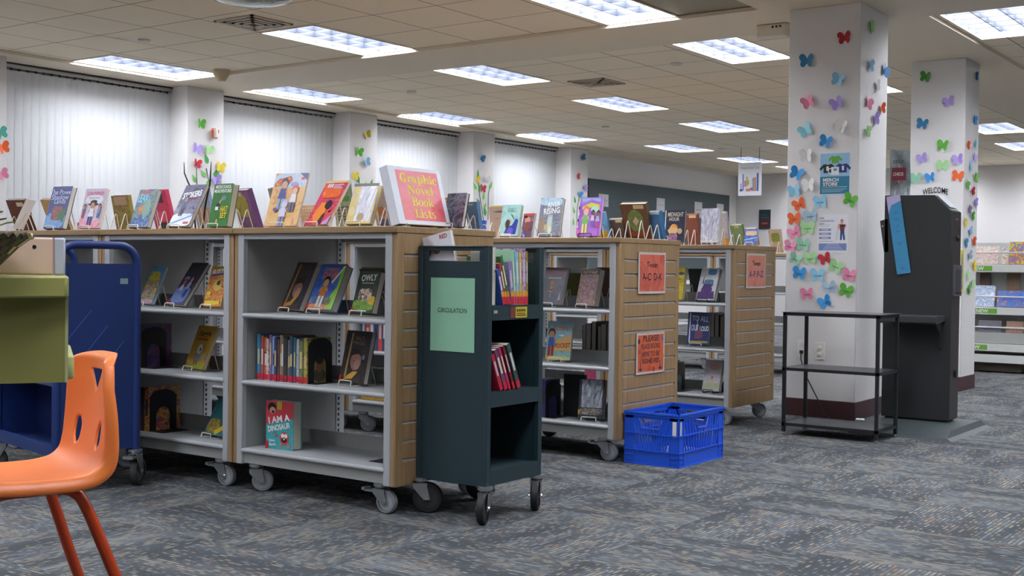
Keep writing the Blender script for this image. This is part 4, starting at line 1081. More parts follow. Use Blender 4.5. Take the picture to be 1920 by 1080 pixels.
def make_book(key, noeasel=False):
    x, y, z, yw, lean, w, h = BK[key]
    lab, cols, th, els = ST[key]
    back = key.startswith('b_') or key == 'tanback'
    n = Vector((cos(yw), sin(yw), 0))
    zs = min((q for q in (TOP, 0.792, 0.493, 0.19) if z >= q - 1e-4), key=lambda q: z - q)
    if back:
        al = -lean
        # viewer's face is the back board; the cover faces the far aisle
        org = Vector((x, y, z)) + n * th * cos(al)
        ang = yw + pi
    else:
        al = lean
        org = Vector((x, y, z))
        ang = yw
    # keep the lower rear edge clear of the shelf
    org.z = max(org.z, zs + (0.0004 if al < .02 else th * sin(al) + 0.006))
    t = thing('book', lab, 'book', org, ang - pi / 2)
    t.rotation_euler = (-al, 0, ang - pi / 2)
    c0 = cols[0]
    hard = th > .019
    tc = .0022 if hard else .0008
    C = art(cols, 26) if len(cols) > 2 else mat(c0, .4)
    PL = mat(c0, .4)
    e = .003 if hard else 0.0
    b = MB().box(-w / 2, w / 2, 0, tc, 0, h, PL if back else C).box(-w / 2, w / 2, th - tc, th, 0, h, C if back else PL).box(-w / 2, -w / 2 + tc, tc, th - tc, 0, h, PL)
    b.build('cover', t)
    MB().box(-w / 2 + tc, w / 2 - e, tc, th - tc, e, h - e, PAGE).build('pages', t)
    if els:
        b = MB()
        if back:
            M = Matrix(((-1, 0, 0, 0), (0, 0, 1, th), (0, 1, 0, 0), (0, 0, 0, 1)))
        else:
            M = Matrix(((1, 0, 0, 0), (0, 0, -1, 0), (0, 1, 0, 0), (0, 0, 0, 1)))
        paint(b, els, w, h, M)
        b.build('cover_print', t)
    if not noeasel:
        lab2 = 'white' if key not in ('purplegirl', 'wizard', 'cream') else 'black'
        easel(org.x, org.y, zs, ang, al, h, th, org.z - zs, '%s wire easel holding the %s' % (lab2, lab.replace(' seen from the back', '')), WIREW if lab2 == 'white' else WIREB, min(.085, w * .58), .5 if not back else .46)
    return t
for key in BK:
    make_book(key, key == 'dino')

# ---------------------------------------------------------------- rows of spines
def spine_book(x, y, z, th, h, d, col, lab, tagc=None, lean=0.0, group=None, marks=True, turned=False):
    """upright book, spine towards -x (or fore-edge when turned), leaning sideways by `lean`"""
    t = thing('book', lab, 'book', (x, y, z), 0, group)
    t.rotation_euler = (lean, 0, 0)
    C = mat(col, .4) if isinstance(col, str) else art(col, 40)
    tc = .0012
    b = MB().box(0, d, 0, tc, 0, h, C).box(0, d, th - tc, th, 0, h, C)
    if turned:
        b.box(d - tc, d, tc, th - tc, 0, h, C)
    else:
        b.box(0, tc, tc, th - tc, 0, h, C)
    b.build('cover', t)
    if turned:
        MB().box(.002, d - tc, tc, th - tc, .002, h - .002, PAGE).build('pages', t)
    else:
        MB().box(tc, d - .002, tc, th - tc, .002, h - .002, PAGE).build('pages', t)
    if marks and not turned:
        s = MB()
        M = face_negx(0, th / 2, 0)
        q = random.random()
        s.flat([(-th * .28, h * .35), (th * .28, h * .35), (th * .28, h * (.6 + .25 * q)), (-th * .28, h * (.6 + .25 * q))], mat(random.choice(['#d8d4cc', '#c8b880', '#a8b4c8', '#3a3a44']), .5), M, .0004)
        s.build('spine_print', t)
    if tagc:
        l = MB()
        M = face_negx(0, th / 2, 0)
        l.flat([(-th * .49, 0.003), (th * .49, .003), (th * .49, h * .15), (-th * .49, h * .15)], mat(tagc, .5), M, .0006)
        l.flat([(-th * .25, h * .06), (th * .25, h * .06), (th * .25, h * .075), (-th * .25, h * .075)], mat('#5a1018', .5), M, .0008)
        l.build('spine_label', t)
    return t

ORD = ['first', 'second', 'third', 'fourth', 'fifth', 'sixth', 'seventh', 'eighth', 'ninth', 'tenth', 'eleventh', 'twelfth', 'thirteenth', 'fourteenth', 'fifteenth', 'sixteenth']
# middle shelf of the nearest unit, left to right
cs = [('teal blue', ['#2c6a90', '#3c8cb0', '#1f5070'], .020), ('pinkish red', '#b05058', .016), ('dark patterned', ['#3a2030', '#c87a3c', '#7c2c34'], .022), ('red and white', ['#8c3440', '#d8c8c8', '#5c2430'], .014), ('lavender', '#7c6a94', .014),
      ('pale blue', ['#8aa4d8', '#a4b8e4', '#7890c8'], .018), ('navy', '#34486c', .016), ('brown', '#6a4c44', .012), ('ochre', '#b0824c', .016), ('grey', '#6c6c74', .014), ('dark grey green', '#3c443c', .016),
      ('dusky pink', ['#7a5c64', '#8a6c70', '#5c4c54'], .020), ('dark teal', '#2c5468', .018), ('grey blue', '#556470', .014), ('navy and white', ['#26263c', '#c4cce0', '#2c2c50'], .022), ('dark green', ['#3c4838', '#6a7c54', '#a06448'], .026)]
y = 4.105
for k, (nm, c, th) in enumerate(cs):
    y -= th + .0008
    spine_book(3.735 + .004 * (k % 3), y, .4932, th, .205 - .006 * (k % 4), .14, c, '%s red labelled spine, %s from the left in the bookend row' % (nm, ORD[k]), '#c02038', group='red labelled books on the middle shelf')
yend = y
def bookend(x, y, z, lab, w=.14, h=.19, flip=1, foot=.10):
    """black steel bookend: arch-topped plate across the shelf with an arched opening, flat foot"""
    t = thing('bookend', lab, 'bookend', (x, y, z))
    b = MB()
    n = 14
    ro, ri = w / 2, w * .26
    out, inn = [], []
    hi = h * .58
    for k in range(n + 1):
        a = pi * k / n
        out.append((w / 2 - ro * cos(a), h - ro * .55 + ro * .55 * sin(a)))
        inn.append((w / 2 - ri * cos(a), hi - ri + ri * sin(a)))
    out = [(0, 0)] + out + [(w, 0)]
    inn = [(w / 2 - ri, 0)] + inn + [(w / 2 + ri, 0)]
    th = .0025
    N = len(out)
    vs = [(p[0], 0, p[1]) for p in out] + [(p[0], 0, p[1]) for p in inn] + [(p[0], th, p[1]) for p in out] + [(p[0], th, p[1]) for p in inn]
    fs = []
    for k in range(N - 1):
        fs += [(k, k + 1, N + k + 1, N + k), (2 * N + k, 3 * N + k, 3 * N + k + 1, 2 * N + k + 1), (k, 2 * N + k, 2 * N + k + 1, k + 1), (N + k, N + k + 1, 3 * N + k + 1, 3 * N + k)]
    b.add(vs, fs, BLACK)
    b.build('plate', t, angle=50)
    f = MB()
    f.box(0, w, min(0, -foot * flip), max(0, -foot * flip), 0.0002, .0022, BLACK)
    f.build('foot', t)
    return t
pt = spine_book(3.738, yend - .0225, .4932, .022, .20, .145, ['#4a4c3c', '#b0a84c', '#7c4438'], 'dark book showing a face through the arch of the black bookend', '#c02038')
M = face_negy(0, -.0003, 0)
MB().flat([(.03, .01), (.12, .01), (.12, .13), (.03, .13)], mat('#8a8440', .5), M).ell(.075, .035, .038, .03, mat('#4a4a3c', .5), M, .0001).ell(.075, .074, .020, .028, mat('#8a5a44', .5), M, .0002).ell(.075, .100, .024, .017, mat('#2c2628', .5), M, .0003).build('cover_portrait', pt)
bookend(3.742, yend - .0268, .4932, 'black arched bookend at the right end of the red labelled row', .145, .198, 1, .045)
# bookends and books left of it, behind the blue cart
bookend(3.76, 4.96, .4932, 'black bookend beside a dark blue book on the middle shelf by the blue cart', .15, .20)
spine_book(3.755, 4.9635, .4932, .03, .215, .19, ['#22284c', '#3c3c78', '#7c2c3c', '#4a5ca0'], 'dark blue book behind the middle shelf bookend by the blue cart')
spine_book(3.755, 5.0, .4932, .03, .20, .17, '#2c2c40', 'dark book left of the dark blue one on the middle shelf by the blue cart')
bookend(3.74, 4.865, .1902, 'black bookend on the bottom shelf by the blue cart', .16, .20)
spine_book(3.735, 4.8685, .1902, .03, .215, .19, ['#3c6ab0', '#c83c34', '#d8b84c', '#5a4068'], 'colourful red and blue book in the arch of the bottom shelf bookend', )
spine_book(3.735, 4.90, .1902, .03, .21, .18, '#4a2c38', 'dark maroon book behind the bottom shelf bookend by the blue cart')
bookend(3.76, 3.335, .1902, 'empty black bookend standing alone on the bottom shelf of the nearest unit', .15, .2, -1, .11)
# second row seen through the nearest unit
for k in range(11):
    c = random.choice(['#4c6aa4', '#8ab0d0', '#c84c48', '#d8d8dc', '#3c4c70', '#7a8ab0', '#34405c'])
    spine_book(5.47, 5.05 - .034 * k, .4932, .032, .2 + .01 * (k % 3), .14, c, 'blue, red or white spine on the second row middle shelf, seen through the nearest unit', None, group='spines of the second row seen through the nearest unit')
for k in range(9):
    spine_book(5.47, 5.05 - .036 * k, .1902, .034, .2, .14, random.choice(['#3c3c40', '#4a3c34', '#34405c']), 'yellow labelled book on the second row bottom shelf, seen through the nearest unit', '#d8a62c', group='yellow labelled spines of the second row')
# second row, right end unit: fore-edges of the books of the other side
for k in range(13):
    th = .024 + .006 * (k % 3)
    spine_book(5.86, 3.30 + .034 * k, .4932, th, .19 + .012 * ((k * 5) % 3), .14, random.choice(['#3c3836', '#4a4038', '#343438', '#403c48']), 'book showing its grey brown page edges on the far side of the middle shelf', None, group='fore-edges behind the beach coloured book', turned=True)
for k in range(9):
    th = .024 + .006 * (k % 3)
    spine_book(7.60, 3.49 + .034 * k, .4932, th, .2 + .01 * (k % 3), .14, random.choice(['#3c3836', '#4a4038', '#343438']), 'book showing its dark page edges on the far side of the third row middle shelf', None, group='fore-edges behind the navy blue book', turned=True)
for k in range(7):
    th = .024 + .006 * (k % 3)
    spine_book(5.86, 3.30 + .034 * k, .1902, th, .19 + .012 * ((k * 5) % 3), .14, random.choice(['#3c3836', '#4a4038', '#343438', '#403c48']), 'dark book on the far side of the bottom shelf behind the silvery jacketed book', None, group='books behind the silvery jacketed book', turned=True)
for k, c in enumerate((['#3c6aa0', '#7aa4c8'], ['#5a4a6c', '#a86a4c'])):
    spine_book(5.48, 3.80 - .036 * k, .1902, .034, .2, .14, c + c[:1], '%s spine with an orange label beside the dark green cart' % ('blue', 'mauve')[k], '#d8902c')
bookend(5.47, 3.715, .1902, 'black arched bookend on the bottom shelf behind the dark green cart', .15, .2, 1, .06)
spine_book(5.475, 3.7182, .1902, .03, .205, .14, ['#2c2c38', '#4a3c7c', '#2c3c5c'], 'dark purple book in the arch of the bookend behind the dark green cart')
t = thing('book', 'dark book standing behind the bottom shelf bookend in the second row', 'book', (5.61, 3.55, .1902))
MB().box(0, .02, 0, .14, 0, .235, BLACK).build('cover', t)
MB().box(.003, .017, -.001, .138, .003, .236, PAGE).build('pages', t)
# third row bottom shelf
for k, (n_, c) in enumerate((('grey and orange', ['#4a4a58', '#a85c3c']), ('slate', ['#55585c', '#8a8470']), ('lilac', ['#7c5c94', '#8c6ca0']))):
    spine_book(7.225, 3.975 - .038 * k, .1902, .036, .19 + .006 * k, .14, c + c[:1], '%s spine with an orange label on the bottom shelf of the third row' % n_, '#d8902c')
bookend(7.22, 3.862, .1902, 'black arched bookend on the bottom shelf of the third row', .15, .19, 1, .06)
spine_book(7.225, 3.8652, .1902, .03, .195, .14, ['#26282c', '#4a6a70', '#34383c'], 'dark book with a pale figure in the arch of the third row bookend')

# ================================================================ signs on the shelves
PAPER = mat('#e9e6e2', 0.5)
ACRY = mat('#cfc3bf', 0.15, name='acrylic_sleeve')
def slat_sign(x0, x1, z0, z1, y, label, c, border, draw):
    t = thing('sign_holder', label, 'sign', ((x0 + x1) / 2, y - .004, (z0 + z1) / 2))
    w, h = x1 - x0, z1 - z0
    M = face_negy(0, 0, 0)
    b = MB().box(-w / 2, w / 2, -h / 2, h / 2, 0, .003, ACRY, M)
    b.box(-w / 2, w / 2, h / 2 - .004, h / 2, -.006, .004, ACRY, M)
    b.build('sleeve', t)
    bd = .012
    MB().flat([(-w / 2 + bd, -h / 2 + bd), (w / 2 - bd, -h / 2 + bd), (w / 2 - bd, h / 2 - bd), (-w / 2 + bd, h / 2 - bd)], c, M, .0034).build('sheet', t)
    b = MB()
    draw(b, w, h, M)
    b.build('lettering', t)
ORG = art(['#c8604a', '#d8705a', '#c05a48', '#d27a62'], 9)
INKB = mat('#3a2f3a', .6)
def d1(b, w, h, M):
    b.text('Tween', 0, h * .2, .045, INKB, M, .004, bold=.01, width=w * .42)
    b.text('A-C', -w * .21, -h * .09, .056, INKB, M, .004, bold=.015, width=w * .32)
    b.text('D-K', w * .21, -h * .09, .056, INKB, M, .004, bold=.015, width=w * .32)
slat_sign(5.60, 5.895, .878, 1.10, 3.225, 'orange sign reading Tween A-C D-K on the slatted shelf end', ORG, None, d1)
def d2(b, w, h, M):
    b.text('Tween', 0, h * .22, .045, INKB, M, .004, bold=.01, width=w * .42)
    b.text('A-P', -w * .21, -h * .09, .06, mat('#6a4a70', .6), M, .004, bold=.02, width=w * .34)
    b.text('P-Z', w * .21, -h * .09, .06, mat('#6a4a70', .6), M, .004, bold=.02, width=w * .34)
slat_sign(7.332, 7.632, .890, 1.12, 3.41, 'orange sign reading Tween A-P P-Z on the third row shelf end', art(['#d07a64', '#dc8670', '#c8705e'], 9), None, d2)
def d3(b, w, h, M):
    for s, yy, wd in (('PLEASE', .36, .56), ('PLACE BOOKS', .17, .66), ('HERE TO BE', -.02, .62), ('RESHELVED', -.19, .6)):
        b.text(s, 0, h * yy, .036 if s != 'PLEASE' else .044, INKB, M, .004, bold=.02, width=w * wd)
    for q in (-.36, .34):
        b.box(w * q - .003, w * q + .003, -h * .36, -h * .2, .0036, .004, INKB, M)
        b.flat([(w * q - .02, -h * .36), (w * q, -h * .44), (w * q + .02, -h * .36)], INKB, M, .0042)
    for (cx, cy, c) in ((-.42, .3, '#3c2a2a'), (-.4, .05, '#b04a3c'), (.42, .32, '#5a6aa0'), (.1, -.4, '#a8382c'), (-.1, .44, '#e09a4c'), (.44, -.1, '#c87a3c')):
        b.ell(w * cx, h * cy, .012, .014, mat(c, .5), M, .0038)
slat_sign(5.59, 5.895, .447, .668, 3.225, 'orange and white sign reading PLEASE PLACE BOOKS HERE TO BE RESHELVED', art(['#c85a3c', '#d86a44', '#b84c34'], 9), None, d3)

# ---------------------------------------------------------------- big book shaped sign: slab serif lettering drawn from strokes
def ring(b, cx, cy, rx, ry, tx, ty, a0, a1, m, M, z, n=20):
    o, i = [], []
    for k in range(n + 1):
        a = radians(a0 + (a1 - a0) * k / n)
        o.append((cx + rx * cos(a), cy + ry * sin(a)))
        i.append((cx + (rx - tx) * cos(a), cy + (ry - ty) * sin(a)))
    for k in range(n):
        b.flat([i[k], o[k], o[k + 1], i[k + 1]], m, M, z)
def slab_text(b, s, cx, cy, em, wid, m, M, z):
    adv = {'G': .74, 'r': .46, 'a': .58, 'p': .62, 'h': .64, 'i': .32, 'c': .5, 'N': .78, 'o': .56, 'v': .56, 'e': .54, 'l': .32, 'B': .68, 'k': .62, 'L': .6, 's': .46, 't': .4}
    tot = sum(adv[c] for c in s)
    sx = wid / tot
    ox = cx - wid / 2
    for ch in s:
        w = adv[ch]
        A = M @ Matrix.Translation((ox, cy - .33 * em, 0)) @ Matrix(((sx, 0, 0, 0), (0, em, 0, 0), (0, 0, 1, 0), (0, 0, 0, 1)))
        def R(x0, y0, x1, y1):
            b.flat([(x0, y0), (x1, y0), (x1, y1), (x0, y1)], m, A, z)
        def Q(*p):
            b.flat(p, m, A, z)
        def O(cx, cy, rx, ry, tx=.15, ty=.06, a0=0, a1=360):
            ring(b, cx, cy, rx, ry, tx, ty, a0, a1, m, A, z)
        if ch == 'G':
            O(.36, .34, .33, .35, .18, .06, 40, 320); R(.46, .08, .63, .32); R(.38, .28, .70, .33); R(.56, .48, .62, .68)
        elif ch == 'B':
            R(.07, .0, .24, .68); R(.0, 0, .4, .06); R(.0, .62, .4, .68); O(.38, .50, .21, .18, .15, .06, -90, 90); O(.40, .18, .25, .19, .16, .06, -90, 90); R(.2, .31, .42, .37)
        elif ch == 'N':
            R(.08, 0, .16, .66); R(.60, 0, .67, .68); Q((.06, .68), (.28, .68), (.68, .0), (.50, 0)); R(0, 0, .26, .06); R(0, .62, .2, .68); R(.50, .62, .76, .68)
        elif ch == 'L':
            R(.08, 0, .26, .68); R(0, 0, .52, .06); R(0, .62, .36, .68); Q((.44, 0), (.56, 0), (.56, .26), (.51, .26))
        elif ch == 'o':
            O(.27, .23, .26, .25)
        elif ch in 'ce':
            O(.26, .23, .25, .25, .15, .06, 20 if ch == 'e' else 45, 325)
            if ch == 'e':
                R(.1, .21, .50, .27)
            else:
                b.ell(.40, .36, .08, .08, m, A, z)
        elif ch == 'a':
            R(.30, .0, .46, .38); O(.24, .32, .22, .16, .12, .06, 0, 170); O(.22, .14, .19, .15, .12, .05, 40, 320); R(.42, 0, .56, .06)
        elif ch == 'r':
            R(.07, 0, .23, .46); R(0, 0, .32, .06); R(0, .42, .2, .48); O(.32, .34, .14, .14, .1, .06, 60, 180); b.ell(.37, .40, .08, .08, m, A, z)
        elif ch == 'p':
            R(.07, -.22, .23, .46); R(0, -.22, .32, -.16); R(0, .42, .2, .48); O(.34, .23, .24, .25, .15, .06, -140, 140)
        elif ch == 'h':
            R(.07, 0, .23, .70); R(0, 0, .28, .06); R(0, .64, .2, .70); O(.36, .28, .19, .20, .15, .07, 0, 180); R(.40, 0, .55, .3); R(.34, 0, .62, .06)
        elif ch == 'i':
            R(.08, 0, .24, .46); R(0, 0, .31, .06); R(0, .42, .2, .48); b.ell(.15, .62, .09, .09, m, A, z)
        elif ch == 'l':
            R(.08, 0, .24, .70); R(0, 0, .31, .06); R(0, .64, .2, .70)
        elif ch == 'k':
            R(.07, 0, .23, .70); R(0, 0, .30, .06); R(0, .64, .2, .70); Q((.2, .2), (.28, .18), (.52, .46), (.44, .46)); Q((.28, .26), (.38, .32), (.58, 0), (.40, 0)); R(.36, .42, .58, .48); R(.36, 0, .61, .06)
        elif ch == 'v':
            Q((.04, .46), (.22, .46), (.34, .0), (.22, 0)); Q((.28, 0), (.36, 0), (.52, .46), (.44, .46)); R(0, .42, .28, .48); R(.38, .42, .57, .48)
        elif ch == 's':
            O(.22, .35, .17, .14, .1, .06, 40, 280); O(.22, .13, .19, .14, .1, .06, -140, 100)
        elif ch == 't':
            R(.1, .06, .26, .62); R(0, .42, .38, .48); O(.25, .12, .15, .13, .12, .06, 180, 330)
        ox += w * sx
GX = 3.735
t = thing('book_shaped_sign', 'large white book shaped sign with a red cover reading Graphic Novel Book Lists', 'sign', (GX, 3.262, TOP + .0004))
t.rotation_euler = (0, 0, radians(2))
al = radians(16)
w, h, th = .315, .262, .045
w = .35
h = .252
P = Matrix.Rotation(-al, 4, 'X')
F = P @ face_negy(0, 0, 0)
WHT = mat('#e4e6f0', .4)
b = MB()
# wrap-round cover board (front, spine at the left, back) and page block
b.box(0, w, 0, .005, .012, .012 + h, WHT, P).box(0, w, th - .005, th, .012, .012 + h, WHT, P).box(-.003, .004, 0, th, .012, .012 + h, WHT, P)
b.build('cover', t, bevel=.002)
MB().box(.004, w - .008, .005, th - .005, .017, .006 + h, PAGE, P).build('pages', t)
MB().flat([(.040, .03), (w - .028, .03), (w - .028, h - .004), (.040, h - .004)], art(['#e0646c', '#e4707a', '#dc5c66'], 14), F, .0006).build('cover_print', t)
b = MB()
YT = mat('#f0e25a', .5)
for s, yy, x0, x1 in (('Graphic', .210, .060, .312), ('Novel', .160, .100, .272), ('Book', .109, .112, .258), ('Lists', .057, .115, .258)):
    slab_text(b, s, (x0 + x1) / 2, yy + .004, .056, x1 - x0, YT, F, .0012)
b.build('lettering', t)
b = MB()
r = .003
b.tube([(.03, .02, r), (.03, -.006, r), (.03, -.010, .012), (.31, -.010, .012), (.31, -.006, r), (.31, .02, r)], r, WIREW, 6)
for x in (.06, .24):
    b.tube([(x, -.004, r), (x, th + .018, r), (x, th + .012 + sin(al) * .16, cos(al) * .16), (x, th + .09, r)], r, WIREW, 6)
b.build('wire_easel')
tag(bpy.data.objects['wire_easel.%03d' % max(int(o.name[-3:]) for o in bpy.data.objects if o.name.startswith('wire_easel.'))], 'white wire easel holding the big red book-list sign', 'book easel')
e_ = bpy.data.objects['wire_easel.%03d' % max(int(o.name[-3:]) for o in bpy.data.objects if o.name.startswith('wire_easel.'))]
e_.location, e_.rotation_euler = t.location, t.rotation_euler
# black curved props standing behind the dark sledding book
for k, (ya, yb, zt) in enumerate(((4.83, 4.88, 1.515), (4.70, 4.683, 1.51))):
    s = 1 if k == 0 else -1
    tag(MB().tube([(3.95, ya - .04 * s, TOP + .002), (3.95, ya - .02 * s, 1.30), (3.95, ya + .012 * s, 1.40), (3.95, yb, 1.46), (3.95, yb + .004 * s, zt)], .0048, BLACK, 8, taper=[1, 1, .9, .7, .3]).build('curved_stake'),
        'thin black curved stake rising behind the dark sledding book, %s one' % ('left', 'right')[k], 'stake')

# ---------------------------------------------------------------- books on the dark green truck
cs = [('blue', '#34549c', .018, .17, .42), ('crimson', ['#b83c48', '#8c2c34', '#c85a5c'], .015, .20, .42), ('dark green', '#2f6a34', .016, .235, .42), ('lilac', ['#7c6aa0', '#9a8ab8', '#6a5890'], .022, .20, .20), ('pale green', '#a4d0b0', .012, .255, .16), ('sky blue', ['#7ab4cc', '#94c4d4', '#64a0bc'], .020, .25, .10),
      ('ochre', ['#c8a44c', '#d8b464', '#a8783c'], .016, .245, .07), ('violet patterned', ['#6a4c84', '#c8a8c0', '#4a3c70'], .026, .262, .05), ('black and yellow', ['#24242c', '#a8943c', '#2c2c30'], .012, .25, .04)]
def truck_book(x, z, th, h, d, col, lab, lean, tags):
    """spine towards -y, leaning back along -x by `lean`"""
    t = thing('book', lab, 'book', (x, 2.868, z))
    t.rotation_euler = (0, -lean, 0)
    C = mat(col, .4) if isinstance(col, str) else art(col, 40)
    tc = .0012
    MB().box(0, tc, 0, d, 0, h, C).box(th - tc, th, 0, d, 0, h, C).box(tc, th - tc, 0, tc, 0, h, C).build('cover', t)
    MB().box(tc, th - tc, tc, d - .002, .002, h - .002, PAGE).build('pages', t)
    l = MB()
    M = face_negy(0, 0, 0)
    l.flat([(.0005, .002), (th - .0005, .002), (th - .0005, .034), (.0005, .034)], mat('#c81c3c', .5), M, .0005)
    if tags:
        l.flat([(.0005, .034), (th - .0005, .034), (th - .0005, .056), (.0005, .056)], mat('#d8982c', .5), M, .0005)
    l.build('spine_label', t)
    s = MB().flat([(th * .25, h * .4), (th * .75, h * .4), (th * .75, h * .8), (th * .25, h * .8)], mat(random.choice(['#d8d4cc', '#e0d8a0', '#c8b4c8']), .5), M, .0005)
    s.build('spine_print', t)
x = 3.912
for k, (nm, c, th, h, ln) in enumerate(cs):
    truck_book(x, .8582, th, h * .88, .17, c, '%s spine with a red label on the top shelf of the green cart' % nm, ln * .75, True)
    x += (th + .0015) / cos(ln * .75)
for k, (nm, c, th, h, ln) in enumerate((('crimson', '#a82c3c', .02, .17, .30), ('plum', ['#5a3048', '#7c4460', '#3c2434'], .022, .19, .5), ('magenta', '#a83460', .014, .22, .58), ('dark red', '#6a1c2c', .014, .225, .62), ('dark green grey', ['#2c3c38', '#3c5048', '#1f2c2a'], .024, .225, .64))):
    truck_book(3.900 + .0295 * k, .5152, th, (.16, .18, .19, .195, .20)[k], .20, c, '%s book slumped on the middle shelf of the dark green cart' % nm, .42, False)
t = thing('book', 'white book with red lettering sticking up behind the dark green cart end', 'book', (3.831, 3.165, .8586))
t.rotation_euler = (radians(-13), 0, 0)
MB().box(0, .002, -.15, 0, 0, .275, mat('#e4e2ea', .35)).box(.014, .016, -.15, 0, 0, .275, mat('#e4e2ea', .35)).box(.002, .014, -.002, 0, 0, .275, mat('#a83a7c', .35)).build('cover', t)
MB().box(.002, .014, -.148, -.002, .002, .273, PAGE).build('pages', t)
b = MB()
M = face_negx(-.0004, -.075, 0)
b.text('RED', .035, .258, .024, mat('#a81c2c', .5), M, 0, bold=.03, width=.04)
b.ell(-.01, .205, .016, .012, mat('#a8603c', .5), M).ell(-.03, .21, .02, .012, mat('#c8c0cc', .5), M)
b.build('cover_print', t)
t = thing('book', 'white cream book behind the window slot of the dark green cart', 'book', (3.849, 2.988, .8586))
MB().box(0, .002, -.11, 0, 0, .232, mat('#ddd8cc', .35)).box(.02, .022, -.11, 0, 0, .232, mat('#ddd8cc', .35)).box(.002, .02, -.002, 0, 0, .232, mat('#7a8a9c', .35)).build('cover', t)
MB().box(.002, .02, -.108, -.002, .002, .23, PAGE).build('pages', t)
bpy.context.view_layer.update()

# ---------------------------------------------------------------- blue plastic crate
CB = mat('#2259d6', .35, var=.04, name='blue_plastic')
CW, CL, CH_ = .50, .312, .272
t = thing('plastic_crate', 'bright blue slatted plastic crate on the carpet by the slatted shelf end', 'crate', (5.465, 2.895, 0))
MB().box(.004, CW - .004, .004, CL - .004, .003, .009, CB).build('base', t)
def crate_wall(L, M, handle):
    """wall in local xz, thickness along y; leaning bars, rim, bands and a handle opening"""
    b = MB()
    b.box(0, L, -.001, .005, 0, .072, CB, M)                       # lower solid band
    b.box(0, .052, -.001, .005, .072, CH_, CB, M).box(L - .052, L, -.001, .005, .072, CH_, CB, M)
    for z in (.0, .072, .158, .252):
        b.box(-.002, L + .002, -.007, .006, z, z + .006, CB, M)
    b.box(-.003, L + .003, -.009, .008, CH_ - .010, CH_, CB, M)
    b.box(0, L, -.001, .005, .238, CH_ - .01, CB, M)
    for z in (.022, .045):
        b.box(0, .05, -.005, 0, z, z + .004, CB, M).box(L - .05, L, -.005, 0, z, z + .004, CB, M)
    for x in (.0, .05, L - .054, L - .004):
        b.box(x, x + .004, -.005, 0, 0, CH_, CB, M)
    n = 13
    hx0, hx1 = L / 2 - .055, L / 2 + .055
    for k in range(n):
        f = (k + .5) / n
        x0 = .06 + (L - .12) * f
        sh = (f - .5) * .07
        for z0, z1, s0 in ((.078, .158, 0), (.164, .238, sh * .6)):
            q = MB()
            xa, xb = x0 + s0 - sh * .35, x0 + s0 + sh * .35
            if z0 > .16 and hx0 - .01 < (xa + xb) / 2 < hx1 + .01:
                z1 = .186
            b.add([(xa - .004, -.002, z0), (xa + .004, -.002, z0), (xa + .004, .005, z0), (xa - .004, .005, z0), (xb - .004, -.002, z1), (xb + .004, -.002, z1), (xb + .004, .005, z1), (xb - .004, .005, z1)],
                  [(0, 3, 2, 1), (4, 5, 6, 7), (0, 1, 5, 4), (1, 2, 6, 5), (2, 3, 7, 6), (3, 0, 4, 7)], CB, M)
    b.tube([(hx0 - .02, -.003, .238), (hx0, -.003, .200), (hx0 + .01, -.003, .188), (hx1 - .01, -.003, .188), (hx1, -.003, .200), (hx1 + .02, -.003, .238)], .0045, CB, 6, M)
    b.build('side_wall', t)
crate_wall(CW, TR(0, 0, 0), True)
crate_wall(CW, TR(CW, CL, 0, pi), True)
crate_wall(CL, TR(0, CL, 0, -pi / 2), True)
crate_wall(CL, TR(CW, 0, 0, pi / 2), True)
MB().box(-.0022, -.0012, .012, .034, .155, .235, PAPER).build('left_label', t)
MB().box(.014, .03, -.0022, -.0012, .165, .235, mat('#c9ccd4', .5)).build('right_label', t)
for k, (lab, x, y, c, a) in enumerate((('white and orange book lying at the bottom of the blue crate', .08, .06, ['#e0dcd8', '#c88a6c', '#d8d0cc'], .4), ('pale book lying deep in the blue crate', .26, .12, ['#c8ccd4', '#a0a8b8', '#d8d8dc'], -.2))):
    q = thing('book', lab, 'book', (5.465 + x, 2.895 + y, .0095 + .022 * k), a)
    MB().box(0, .14, 0, .15, 0, .0015, art(c, 30)).box(0, .14, 0, .15, .0185, .02, art(c, 30)).box(0, .0015, 0, .15, .0015, .0185, mat(c[0])).build('cover', q)
    MB().box(.002, .138, .002, .148, .0015, .0185, PAGE).build('pages', q)

# ---------------------------------------------------------------- black metal side table
BLKM = mat('#202124', .4, var=.04, name='black_metal')
t = thing('metal_side_table', 'black three tier metal table in front of the front pillar', 'table', (7.02, 2.41, 0))
TX, TY, TZ = .36, .60, .757
for x, y in ((0, 0), (0, TY - .02), (TX - .02, 0), (TX - .02, TY - .02)):
    l = MB().box(x, x + .02, y, y + .02, .02, TZ - .004, BLKM).build('leg', t, bevel=.0015)
    MB().lathe([(.012, 0), (.014, .004), (.014, .012), (.006, .014), (.006, .022)], mat('#c9ccd0', .2, metal=.9), 14, TR(x + .01, y + .01, 0)).build('foot', l)
MB().box(-.006, TX + .006, -.012, TY + .008, TZ - .003, TZ, mat('#4a4d4f', .35)).box(0, TX, 0, TY, TZ - .022, TZ - .003, BLKM).build('top', t)
for z, nm in ((.415, 'shelf'), (.075, 'shelf')):
    MB().box(0.003, TX - .003, 0.003, TY - .003, z - .004, z, mat('#3a3d40', .35)).box(0, TX, 0, .012, z - .018, z, BLKM).box(0, TX, TY - .012, TY, z - .018, z, BLKM).box(0, .012, 0, TY, z - .018, z, BLKM).box(TX - .012, TX, 0, TY, z - .018, z, BLKM).build(nm, t)

